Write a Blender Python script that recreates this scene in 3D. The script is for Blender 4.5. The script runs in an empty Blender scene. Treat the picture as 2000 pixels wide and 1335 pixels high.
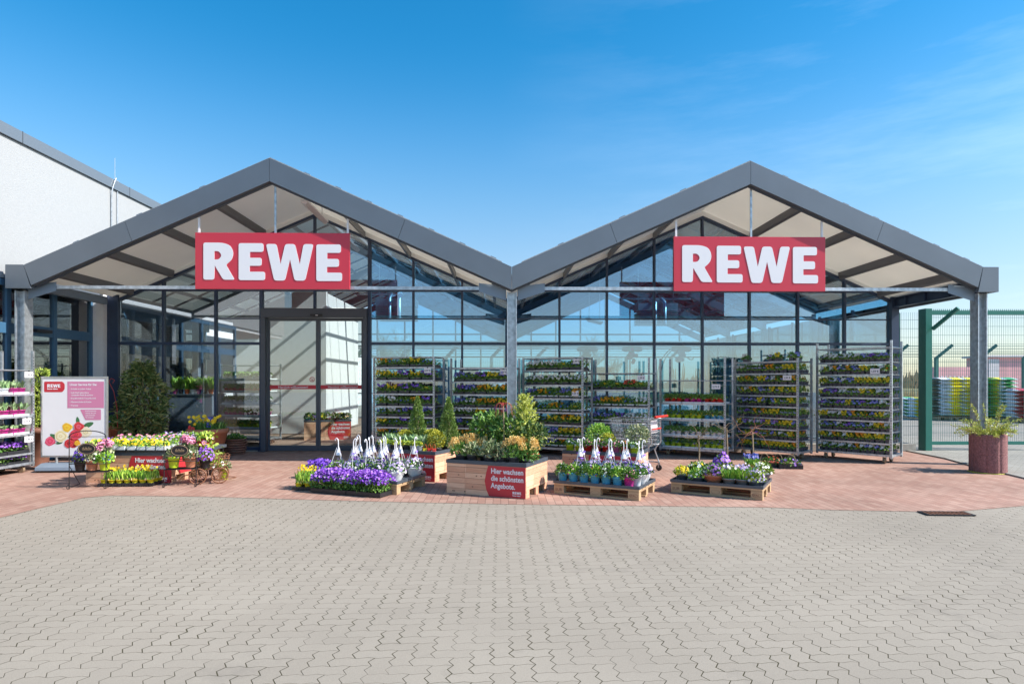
import bpy, math, random
from mathutils import Vector, Matrix
R = math.radians
sc = bpy.context.scene
# ------------------------------------------------------------------ camera, sky, sun, exposure
H = 1.55; TH = R(1.05); FPX = 1200.0; HY = 745.0
cam_d = bpy.data.cameras.new('camera'); cam = bpy.data.objects.new('camera', cam_d)
sc.collection.objects.link(cam); sc.camera = cam
cam_d.sensor_width = 36; cam_d.lens = 21.6; cam_d.shift_y = (HY - 667.5) / 2000
cam_d.clip_end = 3000; cam_d.clip_start = 0.05
cam.location = (0, 0, H); cam.rotation_euler = (R(90), 0, -TH)
SA, SB = 1.22, 0.30                       # shadow run per metre of height: left, and back
sund = Vector((SA, -SB, 1)).normalized()
world = bpy.data.worlds.new('World'); sc.world = world; world.use_nodes = True
wn = world.node_tree.nodes; wl = world.node_tree.links
bg = wn['Background']; sky = wn.new('ShaderNodeTexSky'); sky.sky_type = 'NISHITA'; sky.sun_disc = False
sky.sun_elevation = math.asin(sund.z); sky.sun_rotation = math.atan2(sund.x, sund.y)
sky.air_density = 1.0; sky.dust_density = 0.35; sky.ozone_density = 2.5
hs = wn.new('ShaderNodeHueSaturation'); hs.inputs['Saturation'].default_value = 1.22; hs.inputs['Value'].default_value = 1.0
hs.inputs['Hue'].default_value = 0.502
wl.new(sky.outputs[0], hs.inputs['Color'])
sx = wn.new('ShaderNodeSeparateXYZ'); tcg = wn.new('ShaderNodeTexCoord'); wl.new(tcg.outputs['Generated'], sx.inputs[0])
for sock, lo, hi, z1 in (('Saturation', 0.92, 1.42, 0.5), ('Hue', 0.504, 0.489, 0.30), ('Value', 0.66, 0.97, 0.40)):
    mr_ = wn.new('ShaderNodeMapRange'); mr_.interpolation_type = 'SMOOTHSTEP'; wl.new(sx.outputs[2], mr_.inputs[0]); mr_.inputs[1].default_value = 0.0; mr_.inputs[2].default_value = z1
    mr_.inputs[3].default_value = lo; mr_.inputs[4].default_value = hi; wl.new(mr_.outputs[0], hs.inputs[sock])
# thin streaky high cloud
tc = wn.new('ShaderNodeTexCoord'); mp = wn.new('ShaderNodeMapping'); mp.inputs['Scale'].default_value = (1.2, 1.2, 7)
mp.inputs['Rotation'].default_value = (0.0, R(14), 0)
wl.new(tc.outputs['Generated'], mp.inputs[0])
nz = wn.new('ShaderNodeTexNoise'); nz.inputs['Scale'].default_value = 1.6; nz.inputs['Detail'].default_value = 7; nz.inputs['Roughness'].default_value = 0.62
wl.new(mp.outputs[0], nz.inputs['Vector'])
cr = wn.new('ShaderNodeValToRGB'); cr.color_ramp.elements[0].position = 0.42; cr.color_ramp.elements[1].position = 0.9
cr.color_ramp.elements[1].color = (0.17, 0.17, 0.17, 1)
wl.new(nz.outputs[0], cr.inputs[0])
mxs = wn.new('ShaderNodeMix'); mxs.data_type = 'RGBA'
mk = wn.new('ShaderNodeMapRange'); wl.new(sx.outputs[0], mk.inputs[0]); mk.inputs[1].default_value = 0.0; mk.inputs[2].default_value = 0.55
mm_ = wn.new('ShaderNodeMath'); mm_.operation = 'MULTIPLY'; wl.new(cr.outputs[0], mm_.inputs[0]); wl.new(mk.outputs[0], mm_.inputs[1])
wl.new(mm_.outputs[0], mxs.inputs[0]); wl.new(hs.outputs[0], mxs.inputs[6]); mxs.inputs[7].default_value = (9.5, 10.0, 10.6, 1)
wl.new(mxs.outputs[2], bg.inputs[0]); bg.inputs[1].default_value = 0.105
sl = bpy.data.lights.new('sun', 'SUN'); sl.energy = 3.4; sl.angle = R(0.5); sl.color = (1, 0.95, 0.88)
so = bpy.data.objects.new('sun', sl); sc.collection.objects.link(so)
so.rotation_euler = (-sund).to_track_quat('-Z', 'Y').to_euler()
sc.view_settings.view_transform = 'Standard'; sc.view_settings.look = 'None'; sc.view_settings.gamma = 1
sc.view_settings.exposure = 1.15; sc.view_settings.use_curve_mapping = False
sc.render.engine = 'CYCLES'
cy = sc.cycles; cy.use_denoising = True; cy.max_bounces = 8; cy.transparent_max_bounces = 24; cy.diffuse_bounces = 6
cy.glossy_bounces = 4; cy.transmission_bounces = 6; cy.caustics_reflective = False; cy.caustics_refractive = False
cy.sample_clamp_indirect = 6

# ------------------------------------------------------------------ helpers
def W(px, D):
    r = (px - 1000) / FPX * D
    return Vector((r * math.cos(TH) + D * math.sin(TH), -r * math.sin(TH) + D * math.cos(TH), 0))
def G(px, py): return W(px, FPX * H / (py - HY))
def WY(px, Y):
    u = (px - 1000) / FPX
    return W(px, Y / (math.cos(TH) - u * math.sin(TH)))
def zat(py, D): return H + (HY - py) / FPX * D
def at(px, py, D):
    p = W(px, D); p.z = zat(py, D); return p

def mat(name, col, rough=0.6, metal=0.0, var=0.0, scale=8.0, bump=0.0, bscale=60.0, spec=0.5, island=None, coat=0.0, objvar=0.0):
    m = bpy.data.materials.new(name); m.use_nodes = True
    nt = m.node_tree; N = nt.nodes; L = nt.links; b = N['Principled BSDF']
    b.inputs['Roughness'].default_value = rough; b.inputs['Metallic'].default_value = metal
    b.inputs['Specular IOR Level'].default_value = spec
    if coat: b.inputs['Coat Weight'].default_value = coat
    c = (*col, 1); src = None
    tcn = N.new('ShaderNodeTexCoord')
    if island:
        g = N.new('ShaderNodeNewGeometry'); r = N.new('ShaderNodeValToRGB')
        els = r.color_ramp.elements; cols = [col] + list(island)
        while len(els) < len(cols): els.new(0.5)
        for i, cc in enumerate(cols):
            els[i].position = i / (len(cols) - 1); els[i].color = (*cc, 1)
        L.new(g.outputs['Random Per Island'], r.inputs[0]); src = r.outputs[0]
    elif var:
        n = N.new('ShaderNodeTexNoise'); n.inputs['Scale'].default_value = scale; n.inputs['Detail'].default_value = 5
        L.new(tcn.outputs['Object'], n.inputs['Vector'])
        r = N.new('ShaderNodeValToRGB'); r.color_ramp.elements[0].position = 0.3; r.color_ramp.elements[1].position = 0.7
        r.color_ramp.elements[0].color = (*[max(0, x * (1 - var)) for x in col], 1)
        r.color_ramp.elements[1].color = (*[min(1, x * (1 + var)) for x in col], 1)
        L.new(n.outputs[0], r.inputs[0]); src = r.outputs[0]
    if objvar:
        oi = N.new('ShaderNodeObjectInfo'); h = N.new('ShaderNodeHueSaturation'); mr = N.new('ShaderNodeMapRange')
        mr.inputs[3].default_value = 1 - objvar; mr.inputs[4].default_value = 1 + objvar
        L.new(oi.outputs['Random'], mr.inputs[0]); L.new(mr.outputs[0], h.inputs['Value'])
        if src: L.new(src, h.inputs['Color'])
        else: h.inputs['Color'].default_value = c
        src = h.outputs[0]
    if src: L.new(src, b.inputs['Base Color'])
    else: b.inputs['Base Color'].default_value = c
    if bump:
        n2 = N.new('ShaderNodeTexNoise'); n2.inputs['Scale'].default_value = bscale; n2.inputs['Detail'].default_value = 4
        L.new(tcn.outputs['Object'], n2.inputs['Vector'])
        bp = N.new('ShaderNodeBump'); bp.inputs['Strength'].default_value = bump; bp.inputs['Distance'].default_value = 0.01
        L.new(n2.outputs[0], bp.inputs['Height']); L.new(bp.outputs[0], b.inputs['Normal'])
    return m

def rx(v, ax, a):
    return Matrix.Rotation(a, 3, ax) @ v

class MB:
    def __init__(s): s.v = []; s.f = []; s.m = []; s.cm = 0; s.sm = []
    def mi(s, i): s.cm = i; return s
    def face(s, pts, smooth=False):
        n = len(s.v); s.v += [tuple(p) for p in pts]; s.f.append(tuple(range(n, n + len(pts)))); s.m.append(s.cm); s.sm.append(smooth)
    def raw(s, vs, fs, smooth=False):
        n = len(s.v); s.v += [tuple(p) for p in vs]
        for f in fs: s.f.append(tuple(n + i for i in f)); s.m.append(s.cm); s.sm.append(smooth)
    def box(s, x0, y0, z0, x1, y1, z1, M=None):
        vs = [Vector((x, y, z)) for x in (x0, x1) for y in (y0, y1) for z in (z0, z1)]
        if M is not None: vs = [M @ v for v in vs]
        s.raw(vs, [(0, 1, 3, 2), (4, 6, 7, 5), (0, 4, 5, 1), (2, 3, 7, 6), (0, 2, 6, 4), (1, 5, 7, 3)]); return s
    def beam(s, a, b, w, h, up=(0, 0, 1)):
        a = Vector(a); b = Vector(b); d = (b - a).normalized(); up = Vector(up)
        x = d.cross(up)
        if x.length < 1e-4: x = d.cross(Vector((0, 1, 0)))
        x.normalize(); y = x.cross(d)
        vs = [p + x * (i * w / 2) + y * (j * h / 2) for p in (a, b) for i, j in ((-1, -1), (1, -1), (1, 1), (-1, 1))]
        s.raw(vs, [(3, 2, 1, 0), (4, 5, 6, 7), (0, 1, 5, 4), (1, 2, 6, 5), (2, 3, 7, 6), (3, 0, 4, 7)]); return s
    def tube(s, pts, r, n=6, closed=False, cap=True):
        pts = [Vector(p) for p in pts]; rs = r if isinstance(r, (list, tuple)) else [r] * len(pts)
        rings = []; px_ = None
        for i, p in enumerate(pts):
            if closed: d = pts[(i + 1) % len(pts)] - pts[i - 1]
            else: d = pts[min(i + 1, len(pts) - 1)] - pts[max(i - 1, 0)]
            d.normalize()
            if px_ is None:
                x = d.cross(Vector((0, 0, 1)))
                if x.length < 1e-3: x = d.cross(Vector((0, 1, 0)))
            else: x = px_ - d * px_.dot(d)
            if x.length < 1e-6: x = Vector((1, 0, 0))
            x.normalize(); px_ = x; y = d.cross(x)
            rings.append([p + (x * math.cos(t) + y * math.sin(t)) * rs[i] for t in [2 * math.pi * k / n for k in range(n)]])
        vs = [v for rg in rings for v in rg]; fs = []; m = len(pts)
        for i in range(m if closed else m - 1):
            j = (i + 1) % m
            for k in range(n):
                k2 = (k + 1) % n; fs.append((i * n + k, i * n + k2, j * n + k2, j * n + k))
        s.raw(vs, fs, True)
        if cap and not closed:
            s.raw(rings[0], [tuple(range(n))[::-1]]); s.raw(rings[-1], [tuple(range(n))])
        return s
    def lathe(s, prof, c=(0, 0, 0), n=14, smooth=True, cap=True):
        cx, cy_, cz = c; vs = []; fs = []
        for r, z in prof:
            for k in range(n):
                t = 2 * math.pi * k / n; vs.append((cx + r * math.cos(t), cy_ + r * math.sin(t), cz + z))
        for i in range(len(prof) - 1):
            for k in range(n):
                k2 = (k + 1) % n; fs.append((i * n + k, i * n + k2, (i + 1) * n + k2, (i + 1) * n + k))
        s.raw(vs, fs, smooth)
        if cap:
            s.raw(vs[:n], [tuple(range(n))[::-1]]); s.raw(vs[-n:], [tuple(range(n))])
        return s
    def prismY(s, poly, y0, y1):            # poly in (x,z), counter-clockwise seen from -Y
        n = len(poly); vs = [(x, y0, z) for x, z in poly] + [(x, y1, z) for x, z in poly]
        fs = [tuple(range(n)), tuple(range(2 * n - 1, n - 1, -1))] + [(i, i + n, (i + 1) % n + n, (i + 1) % n) for i in range(n)]
        s.raw(vs, fs); return s
    def prismX(s, poly, x0, x1):            # poly in (y,z)
        n = len(poly); vs = [(x0, y, z) for y, z in poly] + [(x1, y, z) for y, z in poly]
        fs = [tuple(range(n))[::-1], tuple(range(n, 2 * n))] + [(i, (i + 1) % n, (i + 1) % n + n, i + n) for i in range(n)]
        s.raw(vs, fs); return s
    def prismZ(s, poly, z0, z1):
        n = len(poly); vs = [(x, y, z0) for x, y in poly] + [(x, y, z1) for x, y in poly]
        fs = [tuple(range(n))[::-1], tuple(range(n, 2 * n))] + [(i, (i + 1) % n, (i + 1) % n + n, i + n) for i in range(n)]
        s.raw(vs, fs); return s
    def mesh(s, name, mats):
        me = bpy.data.meshes.new(name); me.from_pydata(s.v, [], s.f)
        for m in (mats if isinstance(mats, (list, tuple)) else [mats]): me.materials.append(m)
        me.polygons.foreach_set('material_index', s.m); me.polygons.foreach_set('use_smooth', s.sm); me.update(); return me
    def build(s, name, mats, parent=None, bevel=0):
        return link(name, s.mesh(name, mats), parent, bevel)

def link(name, me, parent=None, bevel=0):
    o = bpy.data.objects.new(name, me); sc.collection.objects.link(o); o.parent = parent
    if bevel:
        b = o.modifiers.new('bevel', 'BEVEL'); b.width = bevel; b.segments = 2; b.limit_method = 'ANGLE'
    return o
USED = {}
def thing(name, label, cat, loc=(0, 0, 0), rz=0, group=None, sc_=1.0):
    o = bpy.data.objects.new(name, None); sc.collection.objects.link(o); o.location = loc; o.rotation_euler = (0, 0, rz)
    o.scale = (sc_,) * 3; o.empty_display_size = 0.1
    return tag(o, label, cat, group)
def tag(o, label, cat, group=None, kind=None):
    o['label'] = label; o['category'] = cat
    if group: o['group'] = group
    if kind: o['kind'] = kind
    n = len(label.split())
    if n > 16 or n < 4: print('LABEL WORDS', n, label)
    if label in USED: print('DUP LABEL', label)
    USED[label] = 1
    return o
def struct(o): o['kind'] = 'structure'; return o
ORD = ['zeroth', 'first', 'second', 'third', 'fourth', 'fifth', 'sixth', 'seventh', 'eighth', 'ninth', 'tenth', 'eleventh', 'twelfth', 'thirteenth', 'fourteenth', 'fifteenth', 'sixteenth', 'seventeenth', 'eighteenth']
def text(body, size, m, parent, loc, rz=0, bold=0.0, ext=0.001, align='LEFT', name='lettering', rxx=90, spacing=1.0, line=1.0, xs=1.0):
    cu = bpy.data.curves.new('t', 'FONT'); cu.body = body; cu.size = size; cu.offset = bold * size; cu.extrude = ext
    cu.align_x = align; cu.space_character = spacing; cu.space_line = line; cu.resolution_u = 3
    t = bpy.data.objects.new('t', cu); sc.collection.objects.link(t)
    dg = bpy.context.evaluated_depsgraph_get(); me = bpy.data.meshes.new_from_object(t.evaluated_get(dg))
    bpy.data.objects.remove(t); me.materials.clear(); me.materials.append(m)
    me.transform(Matrix.Translation(loc) @ Matrix.Rotation(rz, 4, 'Z') @ Matrix.Rotation(R(rxx), 4, 'X') @ Matrix.Diagonal((xs, 1, 1, 1)))
    return link(name, me, parent)
def roundpoly(pts, r, seg=4):
    out = []; n = len(pts)
    for i, p in enumerate(pts):
        rr = r
        if len(p) == 3: rr = p[2]
        a = Vector(pts[i - 1][:2]); b = Vector(p[:2]); c = Vector(pts[(i + 1) % n][:2])
        if rr <= 0: out.append(tuple(b)); continue
        d1 = (a - b); d2 = (c - b); q = min(rr, d1.length * 0.49, d2.length * 0.49)
        p1 = b + d1.normalized() * q; p2 = b + d2.normalized() * q
        for k in range(seg + 1):
            t = k / seg; out.append(tuple(p1 * (1 - t) ** 2 + b * 2 * t * (1 - t) + p2 * t * t))
    return out
def curvefill(name, loops, ext, m, parent, M):
    cu = bpy.data.curves.new('c', 'CURVE'); cu.dimensions = '2D'; cu.fill_mode = 'BOTH'; cu.extrude = ext
    for lp in loops:
        sp = cu.splines.new('POLY'); sp.points.add(len(lp) - 1); sp.use_cyclic_u = True
        for i, p in enumerate(lp): sp.points[i].co = (p[0], p[1], 0, 1)
    t = bpy.data.objects.new('c', cu); sc.collection.objects.link(t)
    dg = bpy.context.evaluated_depsgraph_get(); me = bpy.data.meshes.new_from_object(t.evaluated_get(dg))
    bpy.data.objects.remove(t); me.materials.clear(); me.materials.append(m); me.transform(M)
    return link(name, me, parent)
# the four rounded capitals of the shop sign, drawn on a 1348 x 478 board (y up)
def sign_letters():
    S = lambda pts: [(p[0] - 135, 1118 - p[1] - (0 if p[0] < 900 else 0)) + tuple(p[2:]) for p in pts]
    Rr = S([(205, 716), (370, 716, 60), (440, 738, 50), (468, 800, 60), (455, 865, 50), (402, 910, 12), (478, 1041, 18), (378, 1041, 20), (303, 915, 4), (299, 1041), (205, 1041)])
    Rh = S([(300, 790), (340, 790, 30), (366, 828, 30), (340, 864, 30), (300, 864)])
    E = S([(512, 720), (728, 720), (728, 796), (610, 796, 6), (610, 848, 6), (712, 848), (712, 918), (608, 918, 6), (608, 970, 6), (742, 970), (742, 1044), (512, 1044)])
    Wd = S([(750, 726), (842, 726), (877, 905, 3), (918, 726), (1003, 726), (1045, 905, 3), (1078, 726), (1165, 726), (1092, 1047), (1000, 1047), (960, 858, 3), (916, 1047), (822, 1047)])
    E2 = S([(1190, 728), (1405, 728), (1405, 802), (1285, 802, 6), (1285, 855, 6), (1388, 855), (1388, 925), (1283, 925, 6), (1283, 976, 6), (1415, 976), (1415, 1050), (1190, 1050)])
    return [[roundpoly(Rr, 20), roundpoly(Rh, 6)[::-1]], [roundpoly(E, 20)], [roundpoly(Wd, 22)], [roundpoly(E2, 20)]]
LET = sign_letters()
def logo(w, m, parent, x, y, z, ext=0.002, name='lettering'):
    """four letters spanning width w, lower-left corner at x,z on the plane y, facing -Y"""
    k = w / 1215.0
    cu = bpy.data.curves.new('c', 'CURVE'); cu.dimensions = '2D'; cu.fill_mode = 'BOTH'; cu.extrude = ext
    for lps in LET:
        for lp in lps:
            sp = cu.splines.new('POLY'); sp.points.add(len(lp) - 1); sp.use_cyclic_u = True
            for i, p in enumerate(lp): sp.points[i].co = ((p[0] - 68) * k, (p[1] - 70) * k, 0, 1)
    t = bpy.data.objects.new('c', cu); sc.collection.objects.link(t)
    dg = bpy.context.evaluated_depsgraph_get(); me = bpy.data.meshes.new_from_object(t.evaluated_get(dg))
    bpy.data.objects.remove(t); me.materials.clear(); me.materials.append(m)
    me.transform(Matrix.Translation((x, y, z)) @ Matrix.Rotation(R(90), 4, 'X'))
    return link(name, me, parent)

# ------------------------------------------------------------------ node-expression helper and paving materials
class NT:
    def __init__(s, m): s.t = m.node_tree; s.N = s.t.nodes; s.L = s.t.links
    def op(s, o, a, b=None, c=None):
        n = s.N.new('ShaderNodeMath'); n.operation = o
        for i, x in enumerate((a, b, c)):
            if x is None: continue
            if isinstance(x, (int, float)): n.inputs[i].default_value = x
            else: s.L.new(x, n.inputs[i])
        return n.outputs[0]
def uni_paver():
    m = bpy.data.materials.new('grey interlocking pavers'); m.use_nodes = True; t = NT(m); N = t.N; L = t.L
    b = N['Principled BSDF']; b.inputs['Roughness'].default_value = 0.85; b.inputs['Specular IOR Level'].default_value = 0.25
    g = N.new('ShaderNodeNewGeometry'); sp = N.new('ShaderNodeSeparateXYZ'); L.new(g.outputs['Position'], sp.inputs[0])
    U = 0.1125
    wob = N.new('ShaderNodeTexNoise'); wob.inputs['Scale'].default_value = 1.3; L.new(g.outputs['Position'], wob.inputs['Vector'])
    wv = t.op('MULTIPLY', t.op('SUBTRACT', wob.outputs[0], 0.5), 0.25)
    x = t.op('ADD', t.op('DIVIDE', t.op('ADD', sp.outputs[0], 50.0), U), wv); y = t.op('ADD', t.op('DIVIDE', t.op('ADD', sp.outputs[1], 50.0), 0.096), wv)
    A = 0.13
    def tri(v, ph):
        return t.op('MULTIPLY', t.op('SUBTRACT', t.op('PINGPONG', t.op('ADD', v, ph), 0.5), 0.25), 4 * A)
    x2 = t.op('ADD', x, tri(y, 0.0)); y2 = t.op('ADD', y, t.op('MULTIPLY', tri(x, 0.25), 0.55))
    i = t.op('FLOOR', x2); j = t.op('FLOOR', y2); fx = t.op('SUBTRACT', x2, i); fy = t.op('SUBTRACT', y2, j)
    k = t.op('FLOORED_MODULO', t.op('SUBTRACT', i, j), 4.0)
    def eq(v): return t.op('COMPARE', k, float(v), 0.3)
    k0, k1, k2, k3 = eq(0), eq(1), eq(2), eq(3)
    left = t.op('ADD', fx, k1); right = t.op('ADD', t.op('SUBTRACT', 1.0, fx), k0)
    bot = t.op('ADD', fy, k2); top = t.op('ADD', t.op('SUBTRACT', 1.0, fy), k3)
    dv = t.op('MINIMUM', left, right); dh = t.op('MINIMUM', bot, top)
    # running wear of joint widths
    jn = N.new('ShaderNodeTexNoise'); jn.inputs['Scale'].default_value = 2.2; jn.inputs['Detail'].default_value = 6; L.new(g.outputs['Position'], jn.inputs['Vector'])
    jw = t.op('MULTIPLY', t.op('SUBTRACT', jn.outputs[0], 0.5), 0.09)
    jw2 = t.op('MULTIPLY', t.op('SUBTRACT', jn.outputs[0], 0.5), 0.06)
    def line(d, w, jw_):
        r = N.new('ShaderNodeMapRange'); r.interpolation_type = 'SMOOTHSTEP'
        L.new(t.op('SUBTRACT', d, jw_), r.inputs[0]); r.inputs[1].default_value = w * 0.7; r.inputs[2].default_value = w * 1.15; r.inputs[3].default_value = 1; r.inputs[4].default_value = 0
        return r.outputs[0]
    lv = line(dv, 0.027, jw); lh = line(dh, 0.021, jw2); jt = t.op('MAXIMUM', t.op('MULTIPLY', lv, 1.0), t.op('MULTIPLY', lh, 0.75))
    wd = N.new('ShaderNodeTexWhiteNoise'); wd.noise_dimensions = '2D'; cb = N.new('ShaderNodeCombineXYZ')
    L.new(t.op('SUBTRACT', i, k1), cb.inputs[0]); L.new(t.op('SUBTRACT', j, k2), cb.inputs[1]); L.new(cb.outputs[0], wd.inputs['Vector'])
    rp = N.new('ShaderNodeValToRGB'); e = rp.color_ramp.elements
    e[0].color = (0.328, 0.282, 0.226, 1); e[1].color = (0.350, 0.302, 0.243, 1); L.new(wd.outputs['Value'], rp.inputs[0])
    n2 = N.new('ShaderNodeTexNoise'); n2.inputs['Scale'].default_value = 0.55; n2.inputs['Detail'].default_value = 6; L.new(g.outputs['Position'], n2.inputs['Vector'])
    n3 = N.new('ShaderNodeTexNoise'); n3.inputs['Scale'].default_value = 160; n3.inputs['Detail'].default_value = 3; L.new(g.outputs['Position'], n3.inputs['Vector'])
    v = t.op('ADD', t.op('MULTIPLY', n2.outputs[0], 0.46), t.op('MULTIPLY', n3.outputs[0], 0.35))
    v = t.op('ADD', v, 0.605)
    hv = N.new('ShaderNodeHueSaturation'); L.new(rp.outputs[0], hv.inputs['Color']); L.new(v, hv.inputs['Value'])
    # darker stains
    ns = N.new('ShaderNodeTexNoise'); ns.inputs['Scale'].default_value = 1.1; ns.inputs['Detail'].default_value = 9; ns.inputs['Roughness'].default_value = 0.7; L.new(g.outputs['Position'], ns.inputs['Vector'])
    st = N.new('ShaderNodeMapRange'); L.new(ns.outputs[0], st.inputs[0]); st.inputs[1].default_value = 0.56; st.inputs[2].default_value = 0.74; st.inputs[3].default_value = 0; st.inputs[4].default_value = 0.45
    ms = N.new('ShaderNodeMix'); ms.data_type = 'RGBA'; L.new(st.outputs[0], ms.inputs[0]); L.new(hv.outputs[0], ms.inputs[6]); ms.inputs[7].default_value = (0.16, 0.14, 0.12, 1)
    jc = N.new('ShaderNodeMix'); jc.data_type = 'RGBA'; L.new(jn.outputs[0], jc.inputs[0]); jc.inputs[6].default_value = (0.03, 0.026, 0.02, 1); jc.inputs[7].default_value = (0.10, 0.085, 0.045, 1)
    mx = N.new('ShaderNodeMix'); mx.data_type = 'RGBA'; L.new(jt, mx.inputs[0]); L.new(ms.outputs[2], mx.inputs[6]); L.new(jc.outputs[2], mx.inputs[7])
    L.new(mx.outputs[2], b.inputs['Base Color'])
    bp = N.new('ShaderNodeBump'); bp.inputs['Strength'].default_value = 0.35; bp.inputs['Distance'].default_value = 0.005
    L.new(t.op('ADD', t.op('MULTIPLY', jt, -1.0), t.op('MULTIPLY', n3.outputs[0], 0.25)), bp.inputs['Height']); L.new(bp.outputs[0], b.inputs['Normal'])
    return m
def brick_paver(name, c1, c2, mortar, rot=90, w=0.2, h=0.1, stain=0.25):
    m = bpy.data.materials.new(name); m.use_nodes = True; t = NT(m); N = t.N; L = t.L
    b = N['Principled BSDF']; b.inputs['Roughness'].default_value = 0.85; b.inputs['Specular IOR Level'].default_value = 0.25
    g = N.new('ShaderNodeNewGeometry'); mp = N.new('ShaderNodeMapping'); mp.inputs['Rotation'].default_value = (0, 0, R(rot)); L.new(g.outputs['Position'], mp.inputs[0])
    br = N.new('ShaderNodeTexBrick'); L.new(mp.outputs[0], br.inputs['Vector']); br.inputs['Scale'].default_value = 1
    br.inputs['Brick Width'].default_value = w; br.inputs['Row Height'].default_value = h; br.inputs['Mortar Size'].default_value = 0.0032; br.inputs['Mortar Smooth'].default_value = 0.3
    br.inputs['Color1'].default_value = (*c1, 1); br.inputs['Color2'].default_value = (*c2, 1); br.inputs['Mortar'].default_value = (*mortar, 1)
    n2 = N.new('ShaderNodeTexNoise'); n2.inputs['Scale'].default_value = 0.7; n2.inputs['Detail'].default_value = 7; L.new(g.outputs['Position'], n2.inputs['Vector'])
    n3 = N.new('ShaderNodeTexNoise'); n3.inputs['Scale'].default_value = 120; L.new(g.outputs['Position'], n3.inputs['Vector'])
    v = t.op('ADD', t.op('ADD', t.op('MULTIPLY', n2.outputs[0], stain * 2), t.op('MULTIPLY', n3.outputs[0], 0.2)), 0.9 - stain)
    hv = N.new('ShaderNodeHueSaturation'); L.new(br.outputs[0], hv.inputs['Color']); L.new(v, hv.inputs['Value']); L.new(hv.outputs[0], b.inputs['Base Color'])
    bp = N.new('ShaderNodeBump'); bp.inputs['Strength'].default_value = 0.5; bp.inputs['Distance'].default_value = 0.004
    L.new(t.op('MULTIPLY', br.outputs['Fac'], -1.0), bp.inputs['Height']); L.new(bp.outputs[0], b.inputs['Normal'])
    return m
def glassmat(name, tint, refl=0.9, ior=1.5, base=0.0, rough=0.0):
    m = bpy.data.materials.new(name); m.use_nodes = True; N = m.node_tree.nodes; L = m.node_tree.links
    N.remove(N['Principled BSDF']); out = N['Material Output']
    tr = N.new('ShaderNodeBsdfTransparent'); tr.inputs[0].default_value = (*tint, 1)
    gl = N.new('ShaderNodeBsdfGlossy'); gl.inputs['Roughness'].default_value = rough; gl.inputs[0].default_value = (refl, refl, refl, 1)
    fr = N.new('ShaderNodeFresnel'); fr.inputs[0].default_value = ior
    ad = N.new('ShaderNodeMath'); ad.operation = 'ADD'; ad.inputs[1].default_value = base; L.new(fr.outputs[0], ad.inputs[0])
    mx = N.new('ShaderNodeMixShader'); L.new(ad.outputs[0], mx.inputs[0]); L.new(tr.outputs[0], mx.inputs[1]); L.new(gl.outputs[0], mx.inputs[2])
    L.new(mx.outputs[0], out.inputs[0]); return m
def woodmat(name, c1, c2, sx=1.0, sy=1.0, sz=1.0):
    m = bpy.data.materials.new(name); m.use_nodes = True; N = m.node_tree.nodes; L = m.node_tree.links; b = N['Principled BSDF']
    b.inputs['Roughness'].default_value = 0.7
    tc = N.new('ShaderNodeTexCoord'); mp = N.new('ShaderNodeMapping'); mp.inputs['Scale'].default_value = (sx, sy, sz); L.new(tc.outputs['Object'], mp.inputs[0])
    n = N.new('ShaderNodeTexNoise'); n.inputs['Scale'].default_value = 6; n.inputs['Detail'].default_value = 8; L.new(mp.outputs[0], n.inputs['Vector'])
    g = N.new('ShaderNodeNewGeometry'); ad = N.new('ShaderNodeMath'); ad.operation = 'MULTIPLY_ADD'; ad.inputs[1].default_value = 0.45
    L.new(g.outputs['Random Per Island'], ad.inputs[0]); L.new(n.outputs[0], ad.inputs[2])
    r = N.new('ShaderNodeValToRGB'); r.color_ramp.elements[0].position = 0.35; r.color_ramp.elements[1].position = 1.0
    r.color_ramp.elements[0].color = (*c1, 1); r.color_ramp.elements[1].color = (*c2, 1); L.new(ad.outputs[0], r.inputs[0]); L.new(r.outputs[0], b.inputs['Base Color'])
    return m

M = {}
M['pave'] = uni_paver()
M['red_pave'] = brick_paver('red paving bricks', (0.365, 0.205, 0.155), (0.455, 0.285, 0.22), (0.15, 0.095, 0.07), stain=0.42)
M['edge_pave'] = brick_paver('pale grey slabs', (0.30, 0.28, 0.24), (0.36, 0.335, 0.29), (0.14, 0.12, 0.09), rot=45)
M['inner_floor'] = brick_paver('shop floor tiles', (0.30, 0.20, 0.15), (0.34, 0.24, 0.18), (0.16, 0.12, 0.10), w=0.3, h=0.3, rot=0)
M['asphalt'] = mat('worn pale asphalt', (0.27, 0.25, 0.215), 0.9, var=0.15, scale=0.8, bump=0.3)
M['grass'] = mat('dry field grass', (0.17, 0.16, 0.07), 0.95, var=0.35, scale=0.08)
M['kerb'] = mat('kerb concrete', (0.33, 0.31, 0.27), 0.9, var=0.15, scale=10)
M['render'] = mat('rough white render', (0.36, 0.368, 0.37), 0.9, var=0.04, scale=30, bump=0.6, bscale=40)
M['fascia'] = mat('grey metal fascia', (0.155, 0.178, 0.205), 0.42, metal=0.35, var=0.06, scale=1.5)
M['coping'] = mat('grey coping sheet', (0.20, 0.23, 0.26), 0.4, metal=0.4)
M['soffit'] = mat('cream roof sheet', (0.92, 0.94, 0.92), 0.55, var=0.05, scale=2)
M['canopy_sheet'] = mat('translucent canopy sheet', (0.90, 0.88, 0.83), 0.55, var=0.05, scale=1.2)
_n = M['canopy_sheet'].node_tree; _t = _n.nodes.new('ShaderNodeBsdfTranslucent'); _t.inputs[0].default_value = (0.93, 0.90, 0.83, 1)
_m = _n.nodes.new('ShaderNodeMixShader'); _m.inputs[0].default_value = 0.33  # translucency added so sunlight coming through brightens the shade under the canopy
_n.links.new(_n.nodes['Principled BSDF'].outputs[0], _m.inputs[1]); _n.links.new(_t.outputs[0], _m.inputs[2]); _n.links.new(_m.outputs[0], _n.nodes['Material Output'].inputs[0])
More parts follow.
